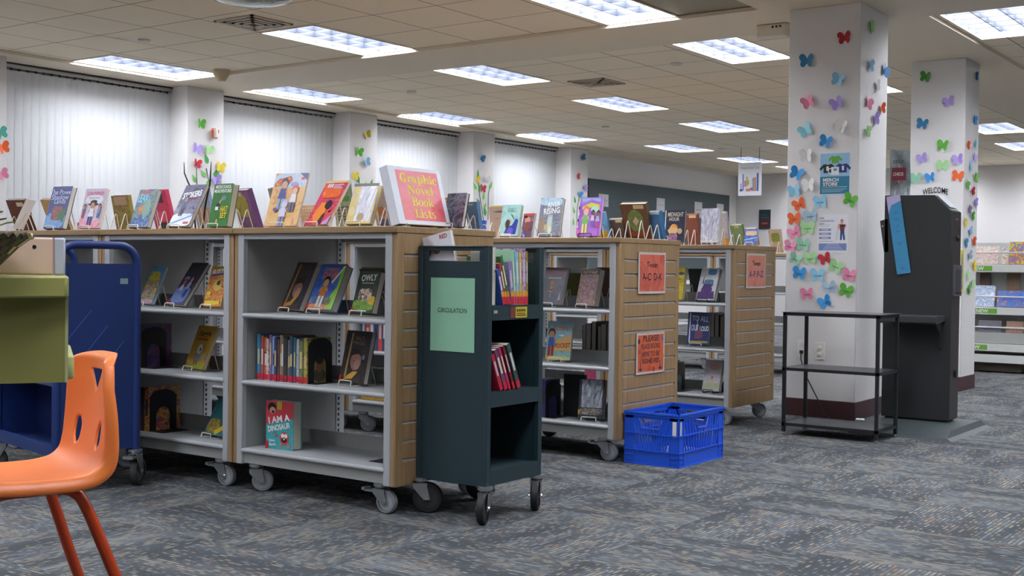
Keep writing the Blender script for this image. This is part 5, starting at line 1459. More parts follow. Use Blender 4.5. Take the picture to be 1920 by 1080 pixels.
# ---------------------------------------------------------------- self checkout kiosk
KB = mat('#2b2d2e', .45, var=.05, scale=10, name='dark_grey_panel')
KF = mat('#35302f', .45, var=.05, scale=10, name='dark_brown_panel')
kx0, kx1, ky0, ky1 = 7.90, 8.09, 2.255, 2.69
t = thing('self_checkout_kiosk', 'tall dark grey self checkout kiosk beside the front pillar', 'kiosk', (kx0, ky0, 0))
W = kx1 - kx0
L = ky1 - ky0
# body profile in the local yz plane: flat top, sloping screen face towards -y
prof = [(0, .062), (L, .062), (L, 1.512), (.115, 1.508), (.015, 1.412), (0, 1.405)]
A = Matrix(((0, 0, 1, 0), (1, 0, 0, 0), (0, 1, 0, 0), (0, 0, 0, 1)))
MB().prism(prof, 0, W, KB, A).build('body', t, bevel=.003)
MB().box(.004, W - .004, -.004, 0, .07, 1.40, KF).build('front_panel', t)
n = Vector((0, -(1.508 - 1.412), -(.015 - .115))).normalized()
b = MB()
b.add([(.012, .108, 1.506), (W - .012, .108, 1.506), (W - .012, .022, 1.424), (.012, .022, 1.424)], [(0, 1, 2, 3)], mat('#dfe4ea', .15), Matrix.Translation((0, -.004, .004)))
b.build('screen', t)
b = MB()
b.add([(.0, .115, 1.508), (W, .115, 1.508), (W, .015, 1.412), (.0, .015, 1.412), (.012, .108, 1.502), (W - .012, .108, 1.502), (W - .012, .022, 1.419), (.012, .022, 1.419)],
      [(0, 1, 5, 4), (1, 2, 6, 5), (2, 3, 7, 6), (3, 0, 4, 7)], mat('#8fa39c', .3), Matrix.Translation((0, -.002, .002)))
b.build('screen_bezel', t)
M = face_negy(0, -.0045, 0)
b = MB().box(.06, .12, 1.35, 1.358, 0, .001, mat('#8a8684', .4), M)
b.build('badge', t)
MB().lathe([(.016, 0), (.02, .006), (.012, .012)], mat('#191818', .4), 16, TR(.11, -.004, 1.23) @ Matrix.Rotation(pi / 2, 4, 'X')).lathe([(.022, 0), (.026, .008), (.012, .014)], mat('#141414', .4), 16, TR(.11, -.004, .36) @ Matrix.Rotation(pi / 2, 4, 'X')).build('knob', t)
MB().box(.02, W - .01, .86, 1.06, 0, .012, mat('#54525a', .35), M).box(.045, W - .035, .88, 1.03, .012, .013, mat('#3a383e', .4), M).box(.05, W - .03, .875, .885, .013, .018, mat('#141416', .4), M).build('receipt_unit', t, bevel=.002)
b = MB()
b.prism([(-.20, .735), (-.0, .735), (0, .70), (-.17, .68), (-.20, .69)], .03, L - .04, mat('#3a3c3e', .4), Matrix(((1, 0, 0, 0), (0, 0, 1, 0), (0, 1, 0, 0), (0, 0, 0, 1))))
b.build('scanner_shelf', t, bevel=.004)
MB().prism([(-.15, .69), (0, .70), (0, .52), (-.02, .52), (-.04, .62)], .05, .07, mat('#2a2c2e', .4), Matrix(((1, 0, 0, 0), (0, 0, 1, 0), (0, 1, 0, 0), (0, 0, 0, 1)))).build('shelf_bracket', t)
MB().prism([(L, 1.14), (L + .03, 1.345), (L - .02, 1.36), (L - .03, 1.14)], .0, .05, KF, A).lathe([(.006, 0), (.006, .012)], mat('#c8c8c4', .3, metal=.8), 10, TR(-.002, L + .008, 1.31) @ Matrix.Rotation(-pi / 2, 4, 'Y')).build('side_flap', t)
b = MB()
bx0, bx1, by0, by1 = -.52, .38, -.17, .46
b.add([(bx0, by0, 0), (bx1, by0, 0), (bx1, by1, 0), (bx0, by1, 0), (bx0 + .01, by0 + .03, .016), (bx1 - .02, by0 + .03, .016), (bx1 - .02, by1, .016), (bx0 + .01, by1, .016), (bx0 + .16, by0 + .05, .05), (bx1 - .1, by0 + .05, .05), (bx1 - .1, by1, .05), (bx0 + .16, by1, .05)],
      [(0, 1, 5, 4), (1, 2, 6, 5), (2, 3, 7, 6), (3, 0, 4, 7), (4, 5, 9, 8), (5, 6, 10, 9), (6, 7, 11, 10), (7, 4, 8, 11), (8, 9, 10, 11), (3, 2, 1, 0)], mat('#3d4547', .45))
b.build('base_plate', t, angle=15)
MB().box(.02, W - .02, .02, L - .02, .05, .064, KB).build('plinth', t)
# paper strip and acrylic sign
t = thing('paper_strip', 'bright blue paper strip with a lavender end leaning on the kiosk side', 'banner', (7.893, 2.553, 1.00))
a = radians(-9)
M = face_negx(0, 0, 0) @ Matrix.Rotation(-a, 4, 'Z')
MB().box(-.045, .045, 0, .475, 0, .002, mat('#3f8cb8', .45), M).build('strip', t)
MB().box(-.045, .045, .475, .515, 0, .002, mat('#b9aed4', .45), M).flat([(-.045, .40), (-.045, .475), (.045, .475), (-.02, .455)], mat('#b9aed4', .45), M, .0024).build('folded_end', t)
b = MB()
for k, (c, col) in enumerate(zip('SELF CHECK', ('#2a70b0', '#2a70b0', '#2a70b0', '#2a70b0', '', '#3a5c94', '#4a9a8c', '#4a9a8c', '#5a8cc0', '#2a70a8'))):
    if c != ' ':
        b.text(c, 0, .40 - .04 * k, .034, mat(col, .5), M, .0026, rot=pi / 2, bold=.01)
b.build('lettering', t)
t = thing('acrylic_sign', 'wavy clear plastic sign standing on top of the kiosk', 'sign', (8.0, 2.625, 1.512))
b = MB()
n, rows = 14, 10
vs, fs = [], []
for j in range(rows + 1):
    for i in range(n + 1):
        u_, v_ = i / n, j / rows
        vs.append((.018 * sin(u_ * 6) + .012 * sin(v_ * 5), .068 - .136 * u_, .295 * v_ + (.015 * (1 - u_) if j == rows else 0)))
for j in range(rows):
    for i in range(n):
        k = j * (n + 1) + i
        fs.append((k, k + 1, k + n + 2, k + n + 1))
SG = art(['#6a747a', '#8a9496', '#a8b0b0'], 6, .15)
b.add(vs, fs, SG)
b.build('sheet', t, angle=80)
M = face_negx(-.034, 0, 0) 
b = MB()
b.box(-.045, .05, .10, .185, 0, .0006, mat('#6a2230', .4), M)
b.build('printed_band', t)
b = MB()
for s, z_, c in (('SELF', .225, '#3c4048'), ('CHECK', .143, '#c8c4c0'), ('OUT', .085, '#6a2230')):
    b.text(s, 0, z_, .03, mat(c, .5), M, .0012, bold=.02, width=.07)
b.build('lettering', t)
MB().box(-.03, .03, -.07, .07, -.0, .006, mat('#a89cb0', .3)).build('foot', t)

# ---------------------------------------------------------------- outlets, cord, power strip at the pillar
M = face_negx(8.0145, 3.29, .467)
t = thing('wall_outlet', 'white outlet plate with a black cord on the front pillar', 'outlet', (8.0145, 3.29, .467))
M = face_negx(0, 0, 0)
MB().box(-.036, .036, -.06, .06, 0, .005, mat('#e8e4e0', .4), M).build('plate', t, bevel=.002)
MB().box(-.017, .017, .008, .04, .005, .007, mat('#dcd8d4', .4), M).box(-.017, .017, -.042, -.008, .005, .007, mat('#dcd8d4', .4), M).build('receptacle', t)
t = thing('wall_outlet', 'white plate with two round jacks on the front pillar', 'outlet', (8.0145, 3.163, .458))
MB().box(-.036, .036, -.06, .06, 0, .005, mat('#e8e4e0', .4), M).build('plate', t, bevel=.002)
for z_ in (.02, -.022):
    MB().lathe([(.015, 0), (.015, .008), (.011, .010)], mat('#d8d2c8', .4), 18, M @ TR(0, z_, .004)).build('jack', t)
t = thing('electric_cable', 'thin black power cord running down the front pillar', 'cord', (0, 0, 0))
MB().box(7.99, 8.009, 3.278, 3.302, .435, .458, BLACK).build('plug', t, bevel=.003)
MB().tube([(7.995, 3.29, .44), (7.985, 3.288, .40), (7.99, 3.27, .33), (7.995, 3.23, .24), (7.99, 3.17, .14), (7.97, 3.1, .03), (7.9, 3.02, .006), (7.7, 2.95, .005), (7.55, 2.9, .005)], .004, BLACK, 8).build('cable', t)
t = thing('power_strip', 'white and black power strip on the carpet between table and pillar', 'power strip', (7.74, 2.78, 0.0), .3)
MB().box(-.10, .10, -.025, .025, 0, .03, mat('#33363a', .4)).build('body', t, bevel=.004)
MB().box(.10, .16, -.028, .028, 0, .034, mat('#c9cfd0', .4)).build('plug_block', t, bevel=.006)
tag(MB().prism([(-.05, -.02), (.03, -.025), (.05, .01), (0, .025), (-.045, .015)], 0.0003, .002, mat('#c4ccd0', .6), TR(8.34, 2.19, 0)).build('paper_scrap'), 'scrap of white paper on the carpet right of the kiosk base', 'paper scrap')

# ---------------------------------------------------------------- posters on the front pillar
t = thing('poster', 'blue MERCH STORE poster on the front pillar', 'poster', (8.0145, 3.078, 1.678))
MB().box(-.108, .108, -.143, .143, 0, .0012, mat('#d8e4ec', .4), M).build('sheet', t)
b = MB()
z = .0014
b.flat([(-.104, -.139), (.104, -.139), (.104, -.02), (-.104, -.02)], mat('#2f7f9e', .4), M, z)
b.flat([(-.104, -.02), (.104, -.02), (.104, .139), (-.104, .139)], mat('#93bfdc', .4), M, z)
z = .0018
def shirt(cx, cy, s, c):
    b.flat([(cx - .5 * s, cy - .5 * s), (cx + .5 * s, cy - .5 * s), (cx + .48 * s, cy + .1 * s), (cx + .85 * s, cy - .25 * s), (cx + .98 * s, cy + .02 * s), (cx + .5 * s, cy + .5 * s), (cx + .2 * s, cy + .5 * s), (cx, cy + .4 * s), (cx - .2 * s, cy + .5 * s), (cx - .5 * s, cy + .5 * s), (cx - .98 * s, cy + .02 * s), (cx - .85 * s, cy - .25 * s), (cx - .48 * s, cy + .1 * s)], mat(c, .5), M, z)
shirt(-.05, .035, .06, '#22242c'); z += .0003
shirt(.055, .035, .06, '#2c3478'); z += .0003
shirt(.003, .095, .05, '#6aa83c'); z += .0003
b.flat([(-.025, -.01), (.03, -.01), (.03, .045), (-.025, .045)], mat('#e8eaec', .4), M, z)
ring(b, -.03, .018, .018, .02, .006, .006, 60, 300, mat('#e8eaec', .4), M, z)
b.flat([(-.008, .018), (.014, .018), (.014, .034), (-.008, .034)], mat('#4c9a9c', .4), M, z + .0003)
b.flat([(.05, .02), (.065, .02), (.065, .05), (.05, .05)], mat('#dfe2ea', .4), M, z)
b.flat([(-.06, .02), (-.042, .02), (-.042, .05), (-.06, .05)], mat('#dfe2d4', .4), M, z)
b.text('MERCH', -.027, -.043, .032, PAPER, M, z, bold=.03, width=.11)
b.text('STORE', -.031, -.072, .032, PAPER, M, z, bold=.03, width=.102)
b.flat([(-.09, -.093), (.09, -.093), (.09, -.0905), (-.09, -.0905)], PAPER, M, z)
for k in range(3):
    b.flat([(-.09, -.108 - .009 * k), (.085 - .02 * k, -.108 - .009 * k), (.085 - .02 * k, -.105 - .009 * k), (-.09, -.105 - .009 * k)], mat('#a4ccd8', .4), M, z)
b.build('printing', t)
t = thing('poster', 'white FREE CONFIDENTIAL HELP poster below the blue one on the front pillar', 'poster', (8.0145, 3.083, 1.268))
MB().box(-.108, .108, -.132, .132, 0, .0012, mat('#e4e4ea', .4), M).build('sheet', t)
b = MB()
z = .0016
GB = mat('#8a92bc', .5)
for k, s in enumerate(('FREE', 'CONFIDENTIAL', 'HELP')):
    b.text(s, (-.082, -.045, -.081)[k], .105 - .019 * k, .016, mat('#6a6c8a', .5), M, z, bold=.02, width=(.034, .11, .036)[k])
for k in range(3):
    b.flat([(-.10, .018 - .028 * k), (-.014, .018 - .028 * k), (-.014, .034 - .028 * k), (-.10, .034 - .028 * k)], GB, M, z)
    b.flat([(-.08, .024 - .028 * k), (-.034, .024 - .028 * k), (-.034, .028 - .028 * k), (-.08, .028 - .028 * k)], PAPER, M, z + .0003)
for k in range(2):
    b.flat([(-.10, .048 + .011 * k), (-.03 + .01 * k, .048 + .011 * k), (-.03 + .01 * k, .051 + .011 * k), (-.10, .051 + .011 * k)], mat('#b4b4a4', .5), M, z)
b.flat([(-.10, -.055), (.0, -.055), (.0, -.051), (-.10, -.051)], mat('#a4a8b4', .5), M, z)
b.flat([(-.10, -.116), (.096, -.116), (.096, -.068), (-.10, -.068)], mat('#7c8cbc', .5), M, z)
for k in range(4):
    b.flat([(-.07 + .01 * k, -.109 + .011 * k), (.07 - .01 * k, -.109 + .011 * k), (.07 - .01 * k, -.105 + .011 * k), (-.07 + .01 * k, -.105 + .011 * k)], mat('#b4c0dc', .5), M, z + .0003)
# figure
for pts, c in (([(.05, -.045), (.062, -.045), (.068, .02), (.052, .02)], '#2f4a84'), ([(.074, -.045), (.086, -.045), (.078, .02), (.064, .02)], '#2f4a84'), ([(.05, .018), (.08, .018), (.084, .062), (.046, .062)], '#8c2c3c'), ([(.030, .03), (.044, .03), (.056, .066), (.036, .066)], '#d8a0a0'), ([(.084, .04), (.096, .05), (.088, .066), (.08, .06)], '#d8a0a0')):
    b.flat(pts, mat(c, .5), M, z + .0003)
b.ell(.062, .078, .011, .013, mat('#d8a48c', .5), M, z + .0005).ell(.062, .09, .010, .006, mat('#a86a4c', .5), M, z + .0007).ell(.066, .052, .02, .008, mat('#3a2c34', .5), M, z + .0006)
b.flat([(.022, -.045), (.026, -.045), (.034, .03), (.030, .03)], mat('#9cc8d0', .5), M, z + .0002)
b.build('printing', t)
# WELCOME
t = thing('wall_lettering', 'black WELCOME lettering arched over the kiosk on the second pillar', 'lettering', (10.567, 3.162, 1.705))
MB().text('WELCOME', 0, .012, .07, BLACK, M, .002, bold=.01, width=.215, arch=.022).build('letters', t)
t = thing('paper_decoration', 'yellow paper frame low on the side of the second pillar', 'decoration', (10.555, 2.9245, 1.02))
M2 = face_negy(0, 0, 0)
MB().box(-.045, .045, .15, .18, 0, .002, mat('#e0c83c', .5), M2).box(-.045, .045, -.18, -.15, 0, .002, mat('#e0c83c', .5), M2).box(.025, .045, -.15, .15, 0, .002, mat('#e0c83c', .5), M2).box(-.045, -.03, -.15, .15, 0, .002, mat('#e0c83c', .5), M2).build('border', t)
MB().box(-.03, .025, -.15, .15, 0, .001, art(['#d8d4cc', '#6a8a9c', '#c8b84c'], 30), M2).build('inset', t)

# ---------------------------------------------------------------- hanging poster and far wall notice
t = thing('hanging_poster', 'white poster of a book row hanging from the ceiling on two wires', 'poster', (17.0, 7.86, 2.63))
M = face_negx(0, 0, 0)
MB().box(-.19, .19, -.50, 0, 0, .004, mat('#d4d4d8', .5), M).build('sheet', t)
b = MB()
z = .006
b.text('Tween Book Club', 0, -.075, .055, mat('#9aa29c', .5), M, z, bold=.01, width=.30)
for x0, x1, y0, y1, c in ((-.155, -.13, -.42, -.31, '#9a9ac8'), (-.12, -.095, -.42, -.17, '#7a84c4'), (-.085, -.055, -.36, -.27, '#c8606a'), (-.06, -.03, -.36, -.21, '#c8a468'), (.045, .075, -.43, -.23, '#8a9098'), (.08, .105, -.43, -.22, '#b87a4c'), (.115, .145, -.43, -.16, '#4c5ca8'), (-.06, .01, -.43, -.39, '#b47a74'), (.01, .05, -.42, -.375, '#b05a64'), (-.16, -.12, -.43, -.395, '#5a5c8c')):
    b.flat([(x0, y0), (x1, y0), (x1, y1), (x0, y1)], mat(c, .5), M, z)
b.ell(-.025, -.30, .02, .04, mat('#8cac5c', .5), M, z + .001)
ring(b, .035, -.28, .018, .02, .006, .006, -10, 190, mat('#8cb4a4', .5), M, z)
b.flat([(.018, -.36), (.023, -.36), (.023, -.28), (.018, -.28)], mat('#8cb4a4', .5), M, z)
b.build('printing', t)
for s in (-.15, .15):
    MB().tube([(0, s, -.01), (0, s, .228)], .004, mat('#55565a', .4, metal=.6), 6).build('wire', t)
MB().tube([(0, -.19, 0), (0, .19, 0)], .006, mat('#c4c4c8', .3), 8).build('rod', t)
t = thing('wall_poster', 'small dark teal and maroon notice on the far wall above the third shelf row', 'poster', (21.79, 9.75, 1.98))
MB().box(-.12, .12, -.19, .19, 0, .004, mat('#2c3c42', .5), M).build('sheet', t)
MB().box(-.09, .09, -.15, 0.0, .0045, .006, mat('#5c2028', .5), M).box(-.08, .08, .03, .05, .0045, .006, mat('#4a5c60', .5), M).box(-.08, .05, .08, .095, .0045, .006, mat('#4a5c60', .5), M).box(-.06, .06, -.09, -.06, .006, .007, mat('#8a6a6c', .5), M).build('printing', t)

# ================================================================ paper butterflies
BCOL = {'red': '#c02f3a', 'steel blue': '#2f7fae', 'light blue': '#93cbe6', 'pink': '#ec8fb0', 'lavender': '#ad98de', 'light cyan': '#8fd2e0', 'white': '#e6e6e2', 'bright blue': '#3a98dc', 'orange': '#ee6a34', 'green': '#63b840',
        'grey blue': '#a4c0d2', 'light green': '#a8dc98', 'mint': '#94ccaa', 'dark green': '#4c9438', 'grey purple': '#7a6a94', 'yellow': '#e2cc3c', 'teal': '#5cb4a0', 'pale lilac': '#dcd8e2'}
P1 = [('red',3.023,2.594),('steel blue',3.290,2.462),('light blue',3.063,2.313),('pink',3.273,2.174),('lavender',3.068,2.151),('light cyan',3.290,1.980),('white',3.038,1.995),('bright blue',3.144,1.897),('white',3.280,1.805),('bright blue',3.350,1.685),('light blue',3.364,1.563),('white',3.261,1.601),('orange',3.328,1.468),('light blue',3.176,1.484),('green',2.965,1.492),('orange',3.363,1.369),('grey blue',3.244,1.387),('light green',3.264,1.304),('pink',3.359,1.272),('pink',3.391,1.178),('mint',3.296,1.190),('mint',3.352,1.090),('light green',3.242,1.095),('red',3.135,1.093),('light green',3.058,1.041),('bright blue',3.320,0.991),('light blue',3.187,0.979),('pink',2.962,0.982),('grey blue',3.097,0.896),('pink',3.260,0.847),('green',2.984,0.877),('bright blue',3.128,0.795)]
R1 = [('light green',8.174,2.681),('light blue',8.187,2.421),('bright blue',8.478,2.424),('white',8.339,2.301),('pink',8.158,2.161),('orange',8.439,2.154),('lavender',8.317,2.068),('light green',8.144,1.967)]
P2 = [('dark green',3.263,2.691),('lavender',3.061,2.463),('steel blue',3.282,2.287),('green',3.103,2.093),('lavender',3.276,1.990),('lavender',2.974,1.968),('light green',3.104,1.921),('mint',3.329,1.818),('bright blue',3.204,1.821),('orange',2.975,1.828)]
R2 = [('steel blue',10.862,2.709),('bright blue',10.839,2.323),('orange',10.658,2.092),('light blue',10.867,2.122),('lavender',10.845,2.004),('light blue',10.735,1.916),('green',10.887,1.833),('dark green',10.632,1.757),('red',10.815,1.707),('lavender',10.900,1.615),('grey purple',10.721,1.550),('green',10.830,1.498),('yellow',10.603,1.434),('light blue',10.770,1.363),('steel blue',10.632,1.268),('orange',10.885,1.279),('grey blue',10.766,1.154),('yellow',10.892,1.073),('light green',10.700,0.990),('light green',10.854,0.910),('green',10.748,0.858)]
CC = [('teal',6.083,2.143),('orange',6.104,2.014),('pink',6.101,1.777),('green',8.320,2.453),('orange',8.492,2.367),('lavender',8.271,2.190),('light green',8.433,2.197),('red',8.272,2.037),('yellow',8.584,2.021),('lavender',8.535,1.881),('yellow',10.850,2.582),('green',10.706,2.362),('light blue',10.845,2.250),('yellow',10.642,2.072),('steel blue',13.126,2.484),('yellow',13.040,2.186),('pale lilac',13.255,2.210),('red',13.171,2.069),('steel blue',15.693,2.693),('red',15.552,2.393),('lavender',15.772,2.226),('bright blue',15.617,2.132)]
HW = [(0, .16), (.05, .26), (.14, .38), (.26, .45), (.38, .43), (.47, .33), (.485, .20), (.43, .09), (.34, .02), (.385, -.07), (.40, -.20), (.35, -.31), (.25, -.37), (.15, -.33), (.07, -.22), (0, -.14)]
def butterfly(M, size, col, rot, fold, label, writing, group=None):
    m = mat(BCOL[col], .6, var=.03)
    t = thing('paper_butterfly', label, 'paper butterfly', M.translation, 0, group)
    B = M.copy()
    B.translation = (0, 0, 0)
    B = B @ Matrix.Rotation(rot, 4, 'Z')
    b = MB()
    for s in (1, -1):
        f = fold[0 if s > 0 else 1]
        vs = [B @ Vector((s * x * size * cos(f), y * size, .002 + x * size * sin(f))) for x, y in HW]
        n = len(vs)
        b.add(vs, [tuple(range(n)) if s > 0 else tuple(range(n - 1, -1, -1))], m)
    b.build('wings', t, angle=20)
    if writing:
        c = MB()
        z = .0035
        pts = [(size * (-.22 + .44 * k / 9), size * (-.02 + .05 * sin(k * 2.3 + size * 900 + rot * 7)), z + abs(-.22 + .44 * k / 9) * size * sin(max(fold))) for k in range(10)]
        c.tube([B @ Vector(p) for p in pts], .0014, mat('#3a3c44', .6), 4)
        c.build('handwriting', t)
RANK = ['topmost', 'second', 'third', 'fourth', 'fifth', 'sixth', 'seventh', 'eighth']
def flock(tab, where, frame, size, written, seed):
    rnd = random.Random(seed)
    by = {}
    for c, u_, z in sorted(tab, key=lambda r: -r[2]):
        by.setdefault(c, []).append((u_, z))
    for c, L in by.items():
        for k, (u_, z) in enumerate(L):
            if len(L) == 1:
                lab = 'only %s paper butterfly on %s' % (c, where)
            elif k == len(L) - 1:
                lab = 'lowest %s paper butterfly on %s' % (c, where)
            elif k == 0:
                lab = 'topmost %s paper butterfly on %s' % (c, where)
            else:
                lab = '%s %s paper butterfly from the top on %s' % (RANK[k], c, where)
            wr = written and z < 1.5
            fo = (radians(rnd.uniform(14, 34)), radians(rnd.uniform(14, 34))) if not wr else (radians(rnd.uniform(8, 18)), radians(rnd.uniform(8, 18)))
            butterfly(frame(u_, z), size * rnd.uniform(.92, 1.08), c, radians(rnd.uniform(-26, 26)), fo, lab, wr)
flock(P1, 'the front face of the near pillar', lambda u_, z: face_negx(8.0145, u_, z), .105, True, 3)
flock(R1, 'the right side of the near pillar', lambda u_, z: face_negy(u_, 2.9115, z), .105, False, 5)
flock(P2, 'the front face of the second pillar', lambda u_, z: face_negx(10.5695, u_, z), .108, False, 6)
flock(R2, 'the right side of the second pillar', lambda u_, z: face_negy(u_, 2.9255, z), .100, False, 8)
for k, nm in enumerate(('the pilaster at the left picture edge', 'the leftmost full pilaster', 'the second pilaster', 'the third pilaster', 'the rightmost pilaster')):
    x0 = 8.15 + 2.405 * (k - 1)
    flock([q for q in CC if x0 - .1 < q[1] < x0 + .6], nm, lambda u_, z: face_negy(u_, 10.0295, z), .125, False, 20 + k)

# ---------------------------------------------------------------- paper flower stems on the pilasters
def leaf(b, x, z, s, a, m, M, zz):
    pts = [(0, 0), (.16, .12), (.22, .32), (.14, .62), (0, 1), (-.14, .62), (-.22, .32), (-.16, .12)]
    c, d = cos(a), sin(a)
    b.flat([(x + (c * p - d * q) * s, z + (d * p + c * q) * s) for p, q in pts], m, M, zz)
LG1, LG2, STM = mat('#6cc04a', .6), mat('#3f9a44', .6), mat('#3c5a3c', .6)
def plant(x, z0, label, stems, leaves, pot=None):
    t = thing('paper_plant', label, 'paper plant', (x, 10.0295, z0))
    M = face_negy(0, 0, 0)
    s = MB()
    for pts in stems:
        s.tube([M @ Vector((p, q, .003)) for p, q in pts], .004, STM, 6)
    s.build('stem', t)
    for k, (lx, lz, sz, a) in enumerate(leaves):
        b = MB()
        leaf(b, lx, lz, sz, radians(a), LG1 if k % 3 else LG2, M, .004 + .001 * (k % 2))
        b.build('leaf', t)
    if pot:
        MB().prism([(-.06, 0), (.06, 0), (.08, .14), (-.08, .14)], .001, .004, mat('#3a5ac8', .5), M @ Matrix.Translation((pot[0], pot[1], 0))).build('pot', t)
plant(8.40, 1.55, 'green paper plant with three stems on the leftmost full pilaster', [[(-.12, 0), (-.12, .25), (-.13, .46)], [(.02, 0), (.04, .3), (.0, .45)], [(.1, 0), (.14, .3), (.17, .44)]],
      [(.02, .50, .12, 20), (-.01, .36, .09, 40), (.0, .28, .1, -50), (.1, .36, .12, -30), (-.14, .30, .09, 30), (-.1, .02, .1, -20), (.1, .02, .1, -30), (.05, .08, .07, -50)])
plant(10.82, 1.62, 'green paper plant with two stems behind the yellow jacketed book', [[(-.04, 0), (-.06, .2), (-.10, .40)], [(.05, 0), (.05, .2), (.08, .36)]],
      [(-.10, .38, .13, 25), (-.06, .22, .12, 60), (.0, .28, .13, -10), (.09, .30, .15, -18), (.1, .06, .1, -20), (-.15, .05, .12, 10)])
plant(13.16, 1.50, 'green paper plant in a blue pot on the third pilaster', [[(.05, .1), (-.06, .5), (-.10, .72)], [(.14, .15), (.14, .5), (.17, .62)]],
      [(-.10, .7, .13, 0), (-.13, .55, .12, 40), (-.08, .52, .12, -20), (-.05, .36, .11, 50), (.02, .42, .12, -15), (.18, .58, .12, -20), (.08, .2, .16, 15), (.04, .3, .1, -30)], (.03, .0))
plant(15.60, 1.55, 'green paper plant on the rightmost pilaster', [[(-.05, 0), (-.06, .3), (.0, .56)], [(.1, 0), (.14, .3), (.16, .5)]],
      [(-.1, .44, .12, 20), (-.02, .46, .1, -20), (.12, .42, .12, 20), (.18, .44, .1, -25), (-.12, .28, .12, 25), (-.14, .1, .12, 10), (.02, .12, .1, -20)])

# ================================================================ foreground: green desk, basket, tablet, orange chair
OLV = mat('#9b9a58', .5, var=.04, name='olive_laminate')
OLVD = mat('#868348', .5, var=.04, name='olive_panel')
t = thing('activity_desk', 'olive green desk cut by the left edge of the picture', 'desk', (1.462, 2.163, 0), radians(-33))
pts = [(-.9, .45)] + [(-.9, -.12)] + [(-.9 + .9 * k / 10, -.12 + .10 * (k / 10) ** 2) for k in range(1, 10)] + [(-.004, -.02), (0, -.012), (0, .45)]
MB().prism(pts, .941, .984, OLV).build('top', t, bevel=.004)
MB().box(-.9, -.002, .012, .026, .768, .941, OLVD).build('front_panel', t)
MB().box(-.006, 0, .010, .40, .768, .941, mat('#a9ac7a', .5)).build('side_panel', t)
b = MB()
b.prism([(-.9, .02), (-.01, .02), (.006, .024), (.012, .034), (.012, .36), (.006, .37), (-.01, .374), (-.9, .374)], .772, .822, mat('#b6b874', .5))
b.build('lower_tray', t, bevel=.006)
for x, y in ((-.30, .06), (-.30, .36), (-.85, .06), (-.85, .36)):
    MB().box(x, x + .05, y, y + .05, 0, .772, OLVD).build('leg', t)
# tablet back
t = thing('tablet_stand', 'pinkish beige tablet back with a black lens dot on the green desk', 'tablet', (1.462, 2.163, .984), radians(-33))
MB().box(-.30, -.027, .150, .160, .0005, .080, mat('#e0c2b0', .35)).build('back_shell', t, bevel=.004)
MB().box(-.0275, -.004, .150, .160, .0005, .080, mat('#b9bcca', .4)).build('end_band', t, bevel=.004)
MB().box(-.030, -.027, .1492, .1605, .001, .080, mat('#c9a2a0', .35)).build('seam', t)
MB().lathe([(.0042, 0), (.0042, .0012)], BLACK, 16, face_negy(-.066, .1502, .060)).build('camera_lens', t)
# woven basket
def weave():
    m, nt, b = nodes_of('woven_reed')
    tc = nt.nodes.new('ShaderNodeTexCoord')
    br = nt.nodes.new('ShaderNodeTexChecker')
    br.inputs['Scale'].default_value = 1.0
    br.inputs['Color1'].default_value = lin('#3f3626')
    br.inputs['Color2'].default_value = lin('#5f543c')
    sep = nt.nodes.new('ShaderNodeSeparateXYZ')
    nt.links.new(tc.outputs['Object'], sep.inputs[0])
    at = nt.nodes.new('ShaderNodeMath')
    at.operation = 'ARCTAN2'
    nt.links.new(sep.outputs[1], at.inputs[0])
    nt.links.new(sep.outputs[0], at.inputs[1])
    m1 = nt.nodes.new('ShaderNodeMath'); m1.operation = 'MULTIPLY'; m1.inputs[1].default_value = 7.0
    nt.links.new(at.outputs[0], m1.inputs[0])
    m2 = nt.nodes.new('ShaderNodeMath'); m2.operation = 'MULTIPLY'; m2.inputs[1].default_value = 70.0
    nt.links.new(sep.outputs[2], m2.inputs[0])
    cb = nt.nodes.new('ShaderNodeCombineXYZ')
    nt.links.new(m1.outputs[0], cb.inputs[0])
    nt.links.new(m2.outputs[0], cb.inputs[1])
    nt.links.new(cb.outputs[0], br.inputs['Vector'])
    fl = nt.nodes.new('ShaderNodeVectorMath'); fl.operation = 'FLOOR'
    nt.links.new(cb.outputs[0], fl.inputs[0])
    wn = nt.nodes.new('ShaderNodeTexWhiteNoise'); wn.noise_dimensions = '2D'
    nt.links.new(fl.outputs[0], wn.inputs['Vector'])
    gt = nt.nodes.new('ShaderNodeMath'); gt.operation = 'GREATER_THAN'; gt.inputs[1].default_value = .84
    nt.links.new(wn.outputs['Value'], gt.inputs[0])
    mc = nt.nodes.new('ShaderNodeMix'); mc.data_type = 'RGBA'
    nt.links.new(gt.outputs[0], mc.inputs[0])
    nt.links.new(br.outputs[0], mc.inputs[6])
    mc.inputs[7].default_value = lin('#d2c28c')
    nt.links.new(mc.outputs[2], b.inputs['Base Color'])
    b.inputs['Roughness'].default_value = .7
    bp = nt.nodes.new('ShaderNodeBump'); bp.inputs['Strength'].default_value = .8; bp.inputs['Distance'].default_value = .003
    nt.links.new(br.outputs['Fac'], bp.inputs['Height'])
    nt.links.new(bp.outputs['Normal'], b.inputs['Normal'])
    return m
WV = weave()
bx = Matrix.Translation((1.462, 2.163, .984)) @ Matrix.Rotation(radians(-33), 4, 'Z') @ Vector((-.205, .0, .0005))
t = thing('woven_basket', 'dark woven basket bowl on the green desk at the left edge', 'basket', bx)
prof = [(.05, 0), (.062, .004), (.085, .028), (.112, .056), (.135, .074), (.139, .080), (.133, .080), (.108, .062), (.08, .034), (.058, .010), (.045, .008)]
MB().lathe(prof, WV, 48).build('bowl', t, angle=60)
b = MB()
